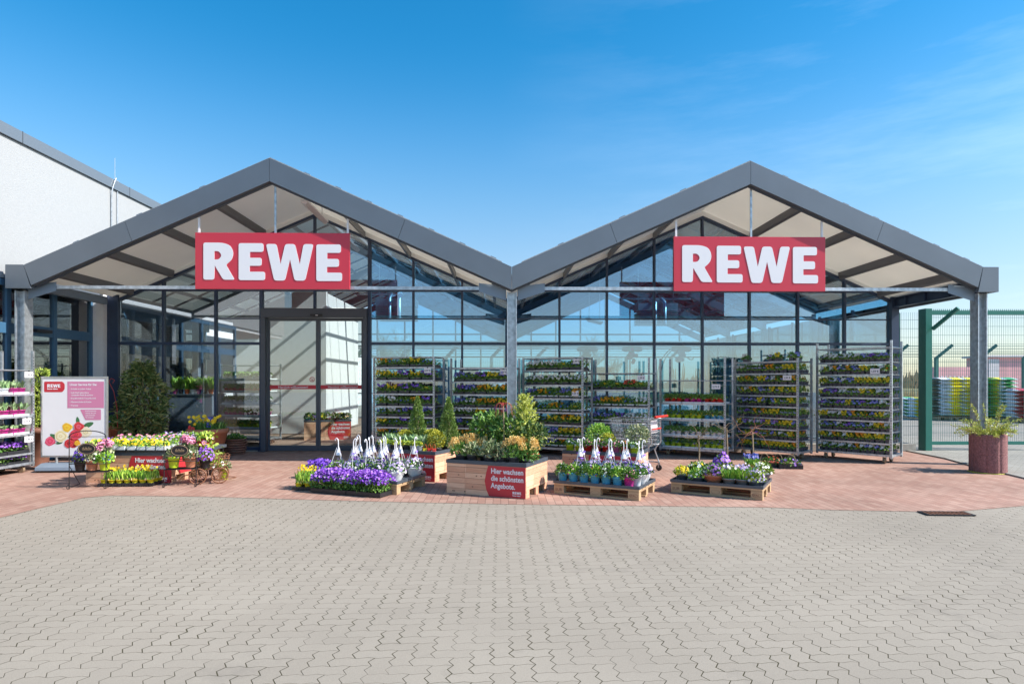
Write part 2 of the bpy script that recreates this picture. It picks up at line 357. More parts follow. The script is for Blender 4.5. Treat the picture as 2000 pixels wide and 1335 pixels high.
M['purlin'] = mat('dark steel purlin', (0.19, 0.19, 0.20), 0.5, metal=0.3)
M['galv'] = mat('galvanised steel', (0.50, 0.53, 0.56), 0.42, metal=0.75, var=0.25, scale=14)
M['alu'] = mat('brushed aluminium', (0.62, 0.62, 0.60), 0.35, metal=0.85, var=0.08, scale=20)
M['navy'] = mat('navy powder coat', (0.035, 0.055, 0.105), 0.4, var=0.1)
M['blueframe'] = mat('blue painted frame', (0.05, 0.14, 0.25), 0.4, var=0.06)
M['anthra'] = mat('anthracite frame', (0.07, 0.08, 0.10), 0.4)
M['steelgrey'] = mat('blue grey steel', (0.22, 0.27, 0.33), 0.45, metal=0.2)
M['sign_red'] = mat('sign red', (0.58, 0.03, 0.055), 0.35, coat=0.2)
M['panel_red'] = mat('poster red', (0.56, 0.03, 0.045), 0.4, var=0.05, scale=4)
M['white'] = mat('sign white', (0.82, 0.80, 0.82), 0.4)
M['paper'] = mat('white paper', (0.80, 0.79, 0.79), 0.5, bump=0.25, bscale=7)
M['black'] = mat('black plastic', (0.022, 0.022, 0.026), 0.4)
M['iron'] = mat('black iron', (0.02, 0.018, 0.02), 0.5, metal=0.3)
M['mat_grey'] = mat('grey tray liner', (0.07, 0.085, 0.105), 0.4, var=0.15, scale=9)
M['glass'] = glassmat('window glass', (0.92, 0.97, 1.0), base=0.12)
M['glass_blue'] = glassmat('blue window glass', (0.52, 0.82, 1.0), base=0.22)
M['glass_refl'] = glassmat('sky reflecting glass', (0.75, 0.88, 0.95), base=0.22)
M['glass_door'] = glassmat('door glass', (0.90, 0.93, 0.92), base=0.05)
M['roofglass'] = glassmat('roof glass', (0.92, 0.97, 0.985), base=0.02)
M['roofpanel'] = mat('milky roof sheet', (0.75, 0.80, 0.74), 0.5)
_b = M['roofpanel'].node_tree.nodes['Principled BSDF']; _b.inputs['Transmission Weight'].default_value = 0.6; _b.inputs['Roughness'].default_value = 0.8
M['inner_white'] = mat('white inner wall', (0.80, 0.80, 0.80), 0.7, var=0.03)
M['cwood'] = woodmat('larch boards', (0.58, 0.27, 0.16), (0.84, 0.52, 0.34), 0.6, 6, 14)
M['pwood'] = woodmat('pallet wood', (0.34, 0.21, 0.11), (0.58, 0.40, 0.23), 0.8, 6, 10)
M['terra'] = mat('terracotta', (0.42, 0.17, 0.095), 0.75, var=0.15, scale=6)
M['terra_dark'] = mat('brown clay', (0.20, 0.09, 0.06), 0.7, var=0.2)
M['stone_red'] = mat('washed red concrete', (0.27, 0.12, 0.115), 0.95, var=0.35, scale=40, bump=1.0, bscale=70)
M['green_paint'] = mat('green painted steel', (0.022, 0.165, 0.125), 0.4, var=0.05)
M['green_dark'] = mat('dark green wire', (0.04, 0.16, 0.14), 0.5)
M['rust'] = mat('rusty brown rattan', (0.22, 0.09, 0.045), 0.7, var=0.3, scale=30)
M['bark'] = mat('pale bark', (0.30, 0.21, 0.13), 0.8, var=0.2)
M['redtwig'] = mat('red twig', (0.45, 0.06, 0.05), 0.5)
M['soil'] = mat('potting soil', (0.035, 0.022, 0.015), 0.95)
for n_, c_ in dict(red=(0.62, 0.03, 0.02), lime=(0.50, 0.66, 0.03), yellowpot=(0.80, 0.68, 0.03), magenta=(0.55, 0.03, 0.26), pinkpot=(0.62, 0.14, 0.30),
                   bluepot=(0.10, 0.42, 0.66), whitepot=(0.78, 0.80, 0.82), greypot=(0.075, 0.075, 0.09), orangepot=(0.68, 0.15, 0.045), slate=(0.10, 0.13, 0.17),
                   greystone=(0.27, 0.26, 0.26)).items():
    M[n_] = mat(n_ + ' plastic', c_, 0.4)
def leafmat(name, a, b, c):
    return mat(name, a, 0.5, island=[b, c], objvar=0.12, spec=0.4)
M['leaf'] = leafmat('mid green leaves', (0.06, 0.15, 0.025), (0.12, 0.26, 0.045), (0.26, 0.42, 0.09))
M['leaf_dark'] = leafmat('dark green leaves', (0.03, 0.075, 0.02), (0.07, 0.14, 0.04), (0.18, 0.26, 0.08))
M['leaf_lime'] = leafmat('lime leaves', (0.2, 0.3, 0.035), (0.36, 0.48, 0.07), (0.55, 0.62, 0.13))
M['leaf_gold'] = leafmat('golden conifer', (0.32, 0.38, 0.05), (0.56, 0.60, 0.11), (0.74, 0.74, 0.24))
M['leaf_yellow'] = leafmat('yellow green box', (0.28, 0.3, 0.02), (0.48, 0.46, 0.04), (0.65, 0.6, 0.08))
M['leaf_blue'] = leafmat('blue green blades', (0.13, 0.24, 0.09), (0.26, 0.42, 0.18), (0.45, 0.56, 0.32))
M['leaf_fresh'] = leafmat('fresh green blades', (0.11, 0.29, 0.03), (0.25, 0.48, 0.05), (0.48, 0.62, 0.1))
M['leaf_rack'] = leafmat('tray leaves', (0.08, 0.18, 0.03), (0.17, 0.34, 0.06), (0.36, 0.52, 0.13))  # brighter copy of the leaf greens, lifting plants in the canopy shade
M['leaf_box'] = leafmat('box leaves', (0.10, 0.19, 0.03), (0.21, 0.34, 0.07), (0.40, 0.50, 0.15))
M['leaf_laurel'] = leafmat('laurel leaves', (0.06, 0.12, 0.03), (0.16, 0.22, 0.06), (0.48, 0.46, 0.18))  # the yellow tone paints sunny highlights onto some leaves
M['leaf_var'] = leafmat('variegated leaves', (0.06, 0.12, 0.04), (0.25, 0.30, 0.14), (0.62, 0.60, 0.38))
def flowermat(name, a, b, c): return mat(name, a, 0.55, island=[b, c], spec=0.3)
FC = {
 'yellow': ((0.80, 0.50, 0.01), (0.85, 0.62, 0.02), (0.90, 0.72, 0.05)),
 'orange': ((0.75, 0.22, 0.01), (0.85, 0.36, 0.01), (0.88, 0.50, 0.02)),
 'purple': ((0.10, 0.03, 0.36), (0.18, 0.06, 0.55), (0.30, 0.14, 0.70)),
 'violet': ((0.15, 0.03, 0.36), (0.27, 0.08, 0.54), (0.50, 0.28, 0.72)),
 'blue': ((0.04, 0.05, 0.30), (0.10, 0.13, 0.52), (0.25, 0.30, 0.75)),
 'white': ((0.72, 0.72, 0.66), (0.80, 0.80, 0.78), (0.85, 0.85, 0.80)),
 'pink': ((0.70, 0.16, 0.32), (0.80, 0.30, 0.46), (0.85, 0.50, 0.62)),
 'red': ((0.50, 0.02, 0.02), (0.65, 0.04, 0.04), (0.75, 0.12, 0.10)),
 'lilac': ((0.30, 0.22, 0.55), (0.50, 0.40, 0.72), (0.78, 0.72, 0.86)),
 'dark red': ((0.16, 0.01, 0.02), (0.28, 0.02, 0.03), (0.42, 0.05, 0.05)),
 'mixed': ((0.20, 0.06, 0.50), (0.82, 0.58, 0.03), (0.80, 0.78, 0.72)),
 'magenta': ((0.55, 0.02, 0.22), (0.70, 0.06, 0.34), (0.80, 0.18, 0.44)),
 'cream': ((0.72, 0.42, 0.13), (0.85, 0.60, 0.22), (0.90, 0.76, 0.36)),
}
for k_, v_ in FC.items(): M['fl_' + k_] = flowermat(k_ + ' petals', *v_)
M['fl_eye'] = mat('flower eye', (0.05, 0.02, 0.03), 0.7)
M['fl_yeye'] = mat('yellow flower eye', (0.8, 0.5, 0.02), 0.7)
# ------------------------------------------------------------------ the ground
def sheet(name, pts, z, m):
    b = MB(); b.face([(p[0], p[1], z) for p in pts]); return struct(b.build(name, m))
sheet('ground', [(-900, -60), (900, -60), (900, 1500), (-900, 1500)], -0.012, M['asphalt'])
sheet('grass_field', [(-900, 44), (900, 44), (900, 1490), (-900, 1490)], -0.006, M['grass'])
sheet('grey_paving', [(-16, -14), (22, -14), (22, 16), (-16, 16)], -0.004, M['pave'])
bnd = [(-420, 1110), (-180, 1055), (0, 1010), (80, 991), (165, 971), (215, 967), (400, 969), (600, 975), (800, 980), (1000, 984), (1250, 987), (1500, 990), (1625, 995), (1790, 998), (1870, 998), (2000, 987), (2300, 972)]
bp_ = [G(*p) for p in bnd]
sheet('red_paving', [(p.x, p.y) for p in bp_] + [(20, 14.2), (-12, 14.2)], 0.0, M['red_pave'])
kerb_px = [(1774, 881), (1850, 896), (1903, 911), (1977, 928), (2060, 948), (2200, 990)]
kp = [G(*p) for p in kerb_px]
sheet('concrete_forecourt', [(p.x, p.y) for p in kp] + [(30, 9), (30, 17), (kp[0].x, 17)], 0.006, M['edge_pave'])
b = MB()
for i in range(len(kp) - 1):
    p, q = kp[i], kp[i + 1]; n = max(1, round((q - p).length / 0.5))
    for k in range(n):
        a_, c_ = p.lerp(q, k / n), p.lerp(q, (k + 0.985) / n)
        b.beam((a_.x, a_.y, -0.03), (c_.x, c_.y, -0.03), 0.08, 0.11)
struct(b.build('kerb', M['kerb']))
sheet('shop_floor', [(-8.9, 13.86), (8.9, 13.86), (8.9, 27), (-8.9, 27)], 0.004, M['inner_floor'])

# drain grate
g0 = G(1848, 1003)
dr = thing('drain_grate', 'rectangular iron drain grate where grey and red paving meet', 'drain', (g0.x, g0.y, 0.0), R(-4))
b = MB(); b.box(-0.27, -0.105, 0.001, 0.27, -0.085, 0.012); b.box(-0.27, 0.085, 0.001, 0.27, 0.105, 0.012); b.box(-0.27, -0.085, 0.001, -0.25, 0.085, 0.012); b.box(0.25, -0.085, 0.001, 0.27, 0.085, 0.012)
b.build('frame', M['iron'], dr)
b = MB()
for i in range(10): b.box(-0.225 + i * 0.05, -0.085, 0.003, -0.205 + i * 0.05, 0.085, 0.010)
b.build('bars', M['rust'], dr)
b = MB(); b.box(-0.25, -0.085, 0.0012, 0.25, 0.085, 0.0022); b.build('pit', M['black'], dr)

# ------------------------------------------------------------------ the twin-gabled greenhouse shop
YF = 11.10; YG = 13.8; SL = 0.445
XE0, XA0, XV, XA1, XE1 = -8.58, -4.15, 0.20, 4.55, 8.90
shop = thing('garden_shop', 'glazed garden shop with two grey gables and red signs on its canopy', 'building', (0, 0, 0))
def ridge(x):                                     # relative drop from the nearer ridge
    return min(abs(x - XA0), abs(x - XA1))
# fascia panels: each slope in lengths with a fine joint
def fas(x0, x1, zt, zb):
    # slanted joint: shift of bottom edge
    return zt, zb
TOPA, BOTA = 5.56, 5.145
def fp(xa, xb, xap, skl=0.0, skr=0.0):
    zt = lambda x: TOPA - SL * abs(x - xap); zb = lambda x: BOTA - SL * abs(x - xap)
    b = MB(); g = 0.003
    poly = [(xa + g + skl, zb(xa + g + skl)), (xb - g + skr, zb(xb - g + skr)), (xb - g, zt(xb - g)), (xa + g, zt(xa + g))]
    b.prismY(poly, YF, YF + 0.09); b.build('fascia_panel', M['fascia'], shop)
fp(-8.50, -6.72, XA0, 0.13, 0.13); fp(-6.72, XA0, XA0, 0.13, 0); fp(XA0, -1.72, XA0, 0, -0.13); fp(-1.72, XV, XA0, -0.13, 0)
fp(XV, 1.98, XA1, 0, 0.13); fp(1.98, XA1, XA1, 0.13, 0); fp(XA1, 7.0, XA1, 0, -0.13); fp(7.0, 8.84, XA1, -0.13, -0.09)
b = MB(); zt = TOPA - SL * 4.35; b.prismY([(-8.82, 3.215), (-8.375, 3.215), (-8.505, zt + .01), (-8.82, zt + .01)], YF, YF + 0.09); b.build('fascia_panel', M['fascia'], shop)
b = MB(); zt = TOPA - SL * (8.84 - XA1); b.prismY([(8.752, 3.195), (9.13, 3.195), (9.13, zt), (8.843, zt)], YF, YF + 0.09); b.build('fascia_panel', M['fascia'], shop)
b = MB(); b.box(9.04, YF + 0.092, 3.195, 9.13, YG + 0.1, zt - 0.002); b.build('eaves_fascia', M['fascia'], shop)
b = MB(); b.box(-8.82, YF + 0.092, 3.30, -8.70, YG - 0.3, 3.60); b.build('eaves_fascia', M['fascia'], shop)
b = MB()                                          # dark return under the fascia
for (x0, x1, xa) in ((-8.36, XA0, XA0), (XA0, XV, XA0), (XV, XA1, XA1), (XA1, 8.76, XA1)):
    z0 = BOTA - SL * abs(x0 - xa) + 0.02; z1 = BOTA - SL * abs(x1 - xa) + 0.02
    b.prismY([(x0, z0 - 0.045), (x1, z1 - 0.045), (x1, z1 + 0.02), (x0, z0 + 0.02)], YF + 0.092, YF + 0.14)
b.build('fascia_return', M['anthra'], shop)
# roof skin above the canopy and over the hall
UND = 5.40
def roofslab(name, y0, y1, t, m, zoff=0.0, xin=0.0):
    for (x0, x1, xa) in ((XE0, XA0, XA0), (XA0, XV, XA0), (XV, XA1, XA1), (XA1, XE1 + 0.12, XA1)):
        z = lambda x: UND + zoff - SL * abs(x - xa)
        b = MB(); b.prismY([(x0 + .002, z(x0)), (x1 - .002, z(x1)), (x1 - .002, z(x1) + t), (x0 + .002, z(x0) + t)], y0, y1); b.build(name, m, shop)
roofslab('canopy_roof', YF + 0.145, YG + 0.15, 0.05, M['canopy_sheet'])
b = MB()                                          # pale sheet edge and clips showing over the fascia
for (x0, x1, xa) in ((-8.5, XA0, XA0), (XA0, XV - .18, XA0), (XV + .18, XA1, XA1), (XA1, 8.84, XA1)):
    z = lambda x: TOPA - SL * abs(x - xa)
    b.prismY([(x0, z(x0) + .003), (x1, z(x1) + .003), (x1, z(x1) + .022), (x0, z(x0) + .022)], YF + 0.03, YF + 0.35)
b.build('roof_sheet_edge', M['render'], shop)
for xa in (XA0, XA1):
    for s in (-1, 1):
        for k in range(1, 8):
            if s < 0 and k % 2: continue
            d = k * 0.56 + 0.1; x = xa + s * d; z = TOPA - SL * d + 0.024
            b = MB(); b.prismY([(x - .05, z + s * .05 * SL), (x + .05, z - s * .05 * SL), (x + .05, z - s * .05 * SL + .018), (x - .05, z + s * .05 * SL + .018)], YF + .04, YF + .10); b.build('roof_clip', M['steelgrey'], shop)
# purlins running from fascia to glass
for xa in (XA0, XA1):
    for s in (-1, 1):
        for d in (1.1, 2.12, 3.12, 4.0):
            x = xa + s * d; z = UND - SL * d
            b = MB(); b.box(-0.03, YF + 0.15, -0.125, 0.03, YG - 0.005, 0.015)
            b.v = [(v[0] + x, v[1], v[2] + z - s * SL * v[0] - 0.02) for v in b.v]; b.build('purlin', M['purlin'], shop)
# columns
for (x, zt_) in ((-8.66, 3.19), (0.205, 3.19), (8.93, 3.19)):
    b = MB(); w = 0.088
    b.box(x - w, 11.22, 0.02, x - w + .018, 11.42, zt_); b.box(x + w - .018, 11.22, 0.02, x + w, 11.42, zt_); b.box(x - w + .0185, 11.31, 0.02, x + w - .0185, 11.33, zt_)
    b.box(x - w - .02, 11.2, 0.004, x + w + .02, 11.44, 0.0195)
    c = b.build('column', M['galv'], shop)
# haunch plates and tie bars, ties behind the signs
for (x0, x1) in ((-8.22, -0.08), (0.50, 8.52)):
    b = MB(); b.box(x0, 11.30, 3.235, x1, 11.34, 3.295); b.build('tie_bar', M['galv'], shop)
for (xc, s) in ((-8.56, 1), (0.10, -1), (0.31, 1), (8.83, -1)):
    b = MB(); b.prismY([(xc, 3.04), (xc + s * .5, 3.20), (xc + s * .5, 3.36), (xc, 3.30)][::s], 11.29, 11.298); b.build('haunch_plate', M['steelgrey'], shop)
# rafters over the front columns (behind fascia)
for (x0, x1, xa) in ((-8.5, XA0, XA0), (XA0, XV, XA0), (XV, XA1, XA1), (XA1, 8.84, XA1)):
    z = lambda x: UND - SL * abs(x - xa) - .01
    b = MB(); b.prismY([(x0, z(x0) - .20), (x1, z(x1) - .20), (x1, z(x1)), (x0, z(x0))], 11.30, 11.36)
# side beams
b = MB(); b.box(8.85, 11.44, 3.22, 8.98, YG - .12, 3.235); b.box(8.85, 11.44, 3.425, 8.98, YG - .12, 3.44); b.box(8.905, 11.44, 3.236, 8.925, YG - .12, 3.424)
for y in (12.0, 12.7, 13.3): b.box(8.86, y, 3.236, 8.904, y + .012, 3.424)
b.build('side_beam', M['navy'], shop)
b = MB(); b.box(-8.70, 11.44, 3.24, -8.60, YG - .2, 3.40); b.build('side_beam', M['steelgrey'], shop)
# front glazing
XM = [[-8.46, -7.49, -6.34, -5.33, -4.15, -2.93, -1.955, -0.865, 0.17], [0.26, 1.32, 2.39, 3.46, 4.55, 5.62, 6.72, 7.79, 8.86]]
zr = lambda x, xa: 5.27 - 0.437 * abs(x - xa)
def clip(poly, f):                                # keep z <= f(x)
    out = []
    for i, p in enumerate(poly):
        q = poly[(i + 1) % len(poly)]; a = p[1] - f(p[0]); c = q[1] - f(q[0])
        if a <= 0: out.append(p)
        if a * c < 0:
            t = a / (a - c); out.append((p[0] + (q[0] - p[0]) * t, p[1] + (q[1] - p[1]) * t))
    return out
for bay, xs in enumerate(XM):
    xa = (XA0, XA1)[bay]; door = bay == 0
    for i, x in enumerate(xs):
        top = zr(x, xa) - .01; w = .022
        zb = .03
        if door and i == 4: zb = 3.18
        if i == 0 and bay == 0:
            b = MB(); b.box(-8.70, YG - .06, .02, -8.462, YG + .10, 3.47); b.build('corner_post', M['navy'], shop); continue
        if i == 8 and bay == 1:
            b = MB(); b.box(8.82, YG - .10, .02, 8.99, YG + .07, 3.46); b.build('corner_post', M['navy'], shop); continue
        if i == 0 or i == 8: top = 3.40; w = .03
        if door and i in (3, 5): w = .035
        b = MB(); b.box(x - w, YG - .05, zb, x + w, YG + .06, top); b.build('mullion', M['navy'], shop)
    for (z, h, y0, tn) in ((2.40, .03, YG - .046, 'transom'), (2.955, .013, YG - .02, 'transom'), (3.59, .028, YG - .046, 'transom'), (.05, .05, YG - .05, 'sill')):
        for i in range(8):
            if door and i in (3, 4) and z < 3: continue
            if door and i in (0, 1) and z == 2.955: continue
            xl, xr = xs[i] + .024, xs[i + 1] - .024
            if z > 3.5:
                if zr(xl, xa) < z + .03 and zr(xr, xa) < z + .03: continue
                if zr(xl, xa) < z + .03: xl = xa - (5.27 - z - .03) / .437
                if zr(xr, xa) < z + .03: xr = xa + (5.27 - z - .03) / .437
            b = MB(); b.box(xl, y0, z - h, xr, YG + .05, z + h); b.build(tn, M['navy'], shop)
    for s in (-1, 1):                             # raking head
        xe = xa + s * 4.30; z0 = zr(xa, xa); z1 = zr(xe, xa)
        pts = [(xa, z0 - .05), (xe, z1 - .05), (xe, z1 + .01), (xa, z0 + .01)]
        b = MB(); b.prismY(pts if s > 0 else pts[::-1], YG - .052, YG + .055); b.build('rake_frame', M['navy'], shop)
        pts = [(xa, z0 + .012), (xe, z1 + .012), (xe, z1 + .16), (xa, z0 + .13)]
        b = MB(); b.prismY(pts if s > 0 else pts[::-1], YG - .03, YG + .03); b.build('rake_board', M['soffit'], shop)
    for i in range(8):
        for (z0, z1) in ((.10, 2.37), (2.43, 2.945), (2.965, 3.56), (3.62, 6)):
            if door and i in (3, 4):
                if z1 < 3.5: continue
                if z1 == 3.56: z0 = 3.20
            if door and i in (0, 1):
                if z1 == 2.945: continue
                if z0 == 2.965: z0 = 2.43
            x0, x1 = xs[i] + .02, xs[i + 1] - .02
            poly = clip([(x0, z0), (x1, z0), (x1, z1), (x0, z1)], lambda x: zr(x, xa) - .055)
            if len(poly) < 3: continue
            b = MB(); b.prismY(poly, YG, YG + .01)
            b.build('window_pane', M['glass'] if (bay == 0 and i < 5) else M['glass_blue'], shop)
# automatic door
dr = MB(); x0, x1 = -5.295, -2.965
dr.box(x0, YG - .16, 2.97, x1, YG + .08, 3.17); dr.box(x0, YG - .16, 0.01, x0 + .10, YG + .08, 2.968); dr.box(x1 - .08, YG - .16, 0.01, x1, YG + .08, 2.968)
fr = dr.build('door_frame', M['anthra'], shop, 0.004)
b = MB(); b.box(-4.20, YG - .185, 2.99, -3.93, YG - .161, 3.04); b.build('sensor', M['black'], fr)
b = MB(); b.box(-4.08, YG - .19, 3.005, -4.03, YG - .1855, 3.02); b.build('sensor_label', M['white'], fr)
def door_leaf(xa_, xb_, tx):
    b = MB(); f = .045
    b.box(xa_, YG - .05, .02, xa_ + f, YG - .01, 2.96); b.box(xb_ - f, YG - .05, .02, xb_, YG - .01, 2.96); b.box(xa_ + f, YG - .05, .02, xb_ - f, YG - .01, .13); b.box(xa_ + f, YG - .05, 2.90, xb_ - f, YG - .01, 2.96)
    lf = b.build('door_leaf', M['anthra'], shop)
    b = MB(); b.box(xa_ + f, YG - .034, .13, xb_ - f, YG - .026, 2.90); b.build('door_glass', M['glass_door'], lf)
    b = MB(); b.box(xa_ + f + .002, YG - .038, 1.385, xb_ - f - .002, YG - .0345, 1.475); b.build('red_band', M['panel_red'], lf)
    text('Herzlich willkommen!', .075, M['white'], lf, (tx, YG - .042, 1.405), bold=.005)
door_leaf(-5.18, -4.07, -4.95); door_leaf(-4.06, -3.06, -3.85)
b = MB()
ringv = [(math.cos(t) * .05 - 4.20, YG - .04, 1.60 + math.sin(t) * .05) for t in [2 * math.pi * k / 20 for k in range(20)]]
b.tube(ringv, .008, 5, closed=True); b.beam((-4.235, YG - .04, 1.635), (-4.165, YG - .04, 1.565), .012, .006); b.box(-4.212, YG - .042, 1.575, -4.188, YG - .036, 1.61)
b.build('door_sticker', M['panel_red'], shop)
# low concrete plinth at the right corner and under the glass
b = MB(); b.box(5.0, YG - .28, .004, 9.25, YG + .3, .16); b.box(-8.7, YG - .10, .004, -5.40, YG + .02, .028); b.build('plinth', M['kerb'], shop)

# hall behind: rear glazing, frames, roof glass, side glass
YB = 26.6
for (x0, x1, xa, m_) in ((XE0, XA0, XA0, 'roofpanel'), (XA0, XV, XA0, 'roofglass'), (XV, XA1, XA1, 'roofglass'), (XA1, XE1, XA1, 'roofglass')):
    z = lambda x: UND - SL * abs(x - xa) + .08
    for k in range(4):
        ya = YG + .16 + k * 3.15; yb = ya + 3.14
        b = MB(); b.prismY([(x0 + .01, z(x0)), (x1 - .01, z(x1)), (x1 - .01, z(x1) + .012), (x0 + .01, z(x0) + .012)], ya, yb); b.build('roof_pane', M[m_], shop)
    b = MB()
    n = 7
    for k in range(n + 1):                       # glazing bars along the slope and purlins along the hall
        x = x0 + .03 + (x1 - x0 - .06) * k / n; b.box(x - .025, YG + .16, z(x) - .09, x + .025, YB, z(x) - .012)
    b.build('roof_purlin', M['steelgrey'], shop)
    for k in range(13):
        y = YG + .4 + k * 1.0
        b = MB(); b.prismY([(x0, z(x0) - .055), (x1, z(x1) - .055), (x1, z(x1) - .012), (x0, z(x0) - .012)], y, y + .03); b.build('glazing_bar', M['anthra'], shop)
for y in (17.0, 20.2, 23.4, 26.3):
    for xa, xl, xr in ((XA0, XE0 + .1, XV), (XA1, XV, XE1 - .1)):
        for s, xe in ((-1, xl), (1, xr)):
            z0 = UND - .0; z1 = UND - SL * abs(xe - xa)
            pts = [(xa, z0 - .26), (xe, z1 - .30), (xe, z1 - .03), (xa, z0 - .03)]
            b = MB(); b.prismY(pts if s > 0 else pts[::-1], y, y + .12); b.build('rafter', M['steelgrey'], shop)
        b = MB(); b.box(xl, y + .02, 3.02, xr, y + .08, 3.10)
        if y > 22: b.build('tie_beam', M['steelgrey'], shop)
    for x in (XE0 + .2, XV, XE1 - .12):
        b = MB(); b.box(x - .08, y, .01, x + .08, y + .16, 3.3); b.build('hall_column', M['steelgrey'], shop)
b = MB(); b.tube([(XV + .1, 14.6, 3.15), (XV + .1, 14.6, 0.1)], .045, 8); b.tube([(XV + .25, 14.5, 2.9), (XV - .3, 14.55, 3.05)], .03, 8); b.build('gutter_pipe', M['galv'], shop)
for xs in XM:
    for i, x in enumerate(xs):
        b = MB(); b.box(x - .03, YB, .01, x + .03, YB + .08, zr(x, XA0 if x < XV else XA1) - .05); b.build('rear_mullion', M['steelgrey'], shop)
    for z in (1.05, 2.62, 2.98, 3.6):
        b = MB(); b.box(xs[0], YB + .01, z - .03, xs[-1], YB + .07, z + .03); b.build('rear_transom', M['steelgrey'], shop)
    b = MB(); xa = XA0 if xs[0] < 0 else XA1
    b.prismY([(xs[0], .05), (xs[-1], .05), (xs[-1], 3.35), (xa, 5.2), (xs[0], 3.35)], YB + .04, YB + .05); b.build('rear_glass', M['roofglass'], shop)
b = MB(); b.box(8.86, YG + .12, .1, 8.872, YB, 3.30); b.build('side_glass', M['glass'], shop)
for k in range(8):
    y = YG + 1.5 + k * 1.6; b = MB(); b.box(8.84, y, .01, 8.90, y + .06, 3.35); b.build('side_mullion', M['navy'], shop)
b = MB(); b.box(8.84, YG + .12, 2.36, 8.90, YB, 2.42); b.build('side_transom', M['navy'], shop)
# white inner wall and its dark framed opening on the left side of the hall
b = MB(); b.prismY([(-7.95, .01), (-5.2, .01), (-5.2, 4.6), (-7.95, 3.45)], 18.4, 18.55); b.build('inner_wall', M['inner_white'], shop)
b = MB(); b.box(-5.35, 18.56, .01, -5.2, 22.5, 4.2); b.build('inner_wall', M['inner_white'], shop)
for k in range(4):
    b = MB(); y = 14.3 + k * 1.25; b.box(-8.72, y, .01, -8.62, y + .09, 3.2); b.build('inner_window_frame', M['blueframe'], shop)
b = MB(); b.box(-8.72, 14.0, 3.0, -8.60, 18.3, 3.3); b.box(-8.72, 14.0, 2.2, -8.60, 18.3, 2.5); b.build('inner_window_frame', M['blueframe'], shop)
b = MB(); b.box(-8.70, 14.0, .01, -8.68, 18.3, 3.2); b.build('inner_window_glass', M['glass_blue'], shop)
# hall fittings: air heaters, tube lamps
def heater(x, y, z, lab):
    t = thing('air_heater', lab, 'heater', (x, y, z), 0, 'air heaters hanging in the hall')
    b = MB()
    for k in range(7): b.box(-.48, -.35, -.02 + k * .045, .48, .35, .005 + k * .045)
    b.build('louvres', M['alu'], t)
    b = MB(); b.box(-.5, -.25, .31, .5, .25, .5); b.build('casing', M['galv'], t)
    b = MB()
    for s in (-.12, .12): b.tube([(s, -.42, -.05), (s, -.42, .48), (s, -.1, .62)], .05, 8)
    for s in (-.45, .45): b.tube([(s, 0, .5), (s, 0, 1.4)], .008, 4)
    b.box(-.9, -.02, .62, .9, .02, .66); b.build('bracket', M['galv'], t)
heater(3.95, 15.6, 3.02, 'grey louvred air heater hanging behind the right gable glass')
heater(-2.62, 15.6, 3.12, 'grey louvred air heater hanging behind the glass right of the door')
for i, (x, y, z, a, lab) in enumerate(((-3.72, 12.4, 4.93, 0.02, 'long tube lamp under the left canopy beside the ridge'), (2.45, 16.0, 3.12, -.5, 'tube lamp hanging inside behind the glass right of the middle column'))):
    t = thing('tube_lamp', lab, 'lamp', (x, y, z), a)
    b = MB(); b.box(-.07, -.75 if i == 0 else -.5, 0, .07, .75 if i == 0 else .5, .05); b.build('housing', M['white' if i == 0 else 'galv'], t, .01)
    b = MB(); b.prismY([(-.06, 0), (0, -.05), (.06, 0)], -.72 if i == 0 else -.48, .72 if i == 0 else .48); b.build('diffuser', M['white'], t)
    b = MB()
    for y_ in (-.5, .5): b.tube([(0, y_ * (1 if i == 0 else .8), .05), (0, y_ * (1 if i == 0 else .8), .30 if i == 0 else 1.4)], .007, 4)
    b.build('hanger', M['galv'], t)

# ------------------------------------------------------------------ signs
def shop_sign(x, z0, w, h, lab):
    t = thing('shop_sign', lab, 'sign', (x, 11.215, z0), 0, 'red signs hung from the canopy')
    b = MB(); b.box(0, 0, 0, w, .05, h); b.build('board', M['sign_red'], t, .004)
    logo(w * .90, M['white'], t, w * .053, -.004, h * .15, .003)
    b = MB()
    for f in (.02, .515, .985):
        xx = w * f; top = BOTA - SL * abs(x + xx - (XA0 if x < 0 else XA1)) + .06
        b.box(xx - .02, .03, h, xx + .015, .05, top - z0)
        b.build('hanger', M['galv'] if f == .515 else M['white'], t); b = MB()
p0 = WY(381, 11.215); p1 = WY(683, 11.215); d_ = (745 - 564) / 1200 * 11.2 + H
shop_sign(p0.x, H + 179.5 / 1200 * 11.2, p1.x - p0.x, 1.02, 'red board with white capital letters hanging under the left gable')
p0 = WY(1316, 11.215); p1 = WY(1612, 11.215)
shop_sign(p0.x, H + 178 / 1200 * 11.2, p1.x - p0.x, 1.0, 'red board with white capital letters hanging under the right gable')

# ------------------------------------------------------------------ white market hall on the left
mh = thing('market_hall', 'tall white rendered building with grey roof edge and blue windows at left', 'building', (0, 0, 0))
XW = -8.95
b = MB(); b.box(XW - 12, 2.0, 3.42, XW, 45, 5.98); b.build('upper_wall', M['render'], mh)
b = MB(); b.box(XW - 12.02, 1.96, 5.99, XW + .05, 45.05, 6.20); 
b.v = [v for v in b.v]; b.build('coping', M['coping'], mh)
for y in (5.3, 8.3, 11.6, 14.9, 18.2): 
    b = MB(); b.box(XW + .045, y, 5.985, XW + .056, y + .012, 6.206); b.build('coping_joint', M['anthra'], mh)
b = MB(); b.box(XW - 12, 13.64, .01, XW - .26, 45, 3.41); b.box(XW - 12, 2, .01, XW - 4, 13.6, 3.41); b.build('lower_wall', M['inner_white'], mh)
b = MB(); b.box(XW - .25, 13.62, .01, -8.705, 13.9, 3.46); b.build('pillar', M['inner_white'], mh)
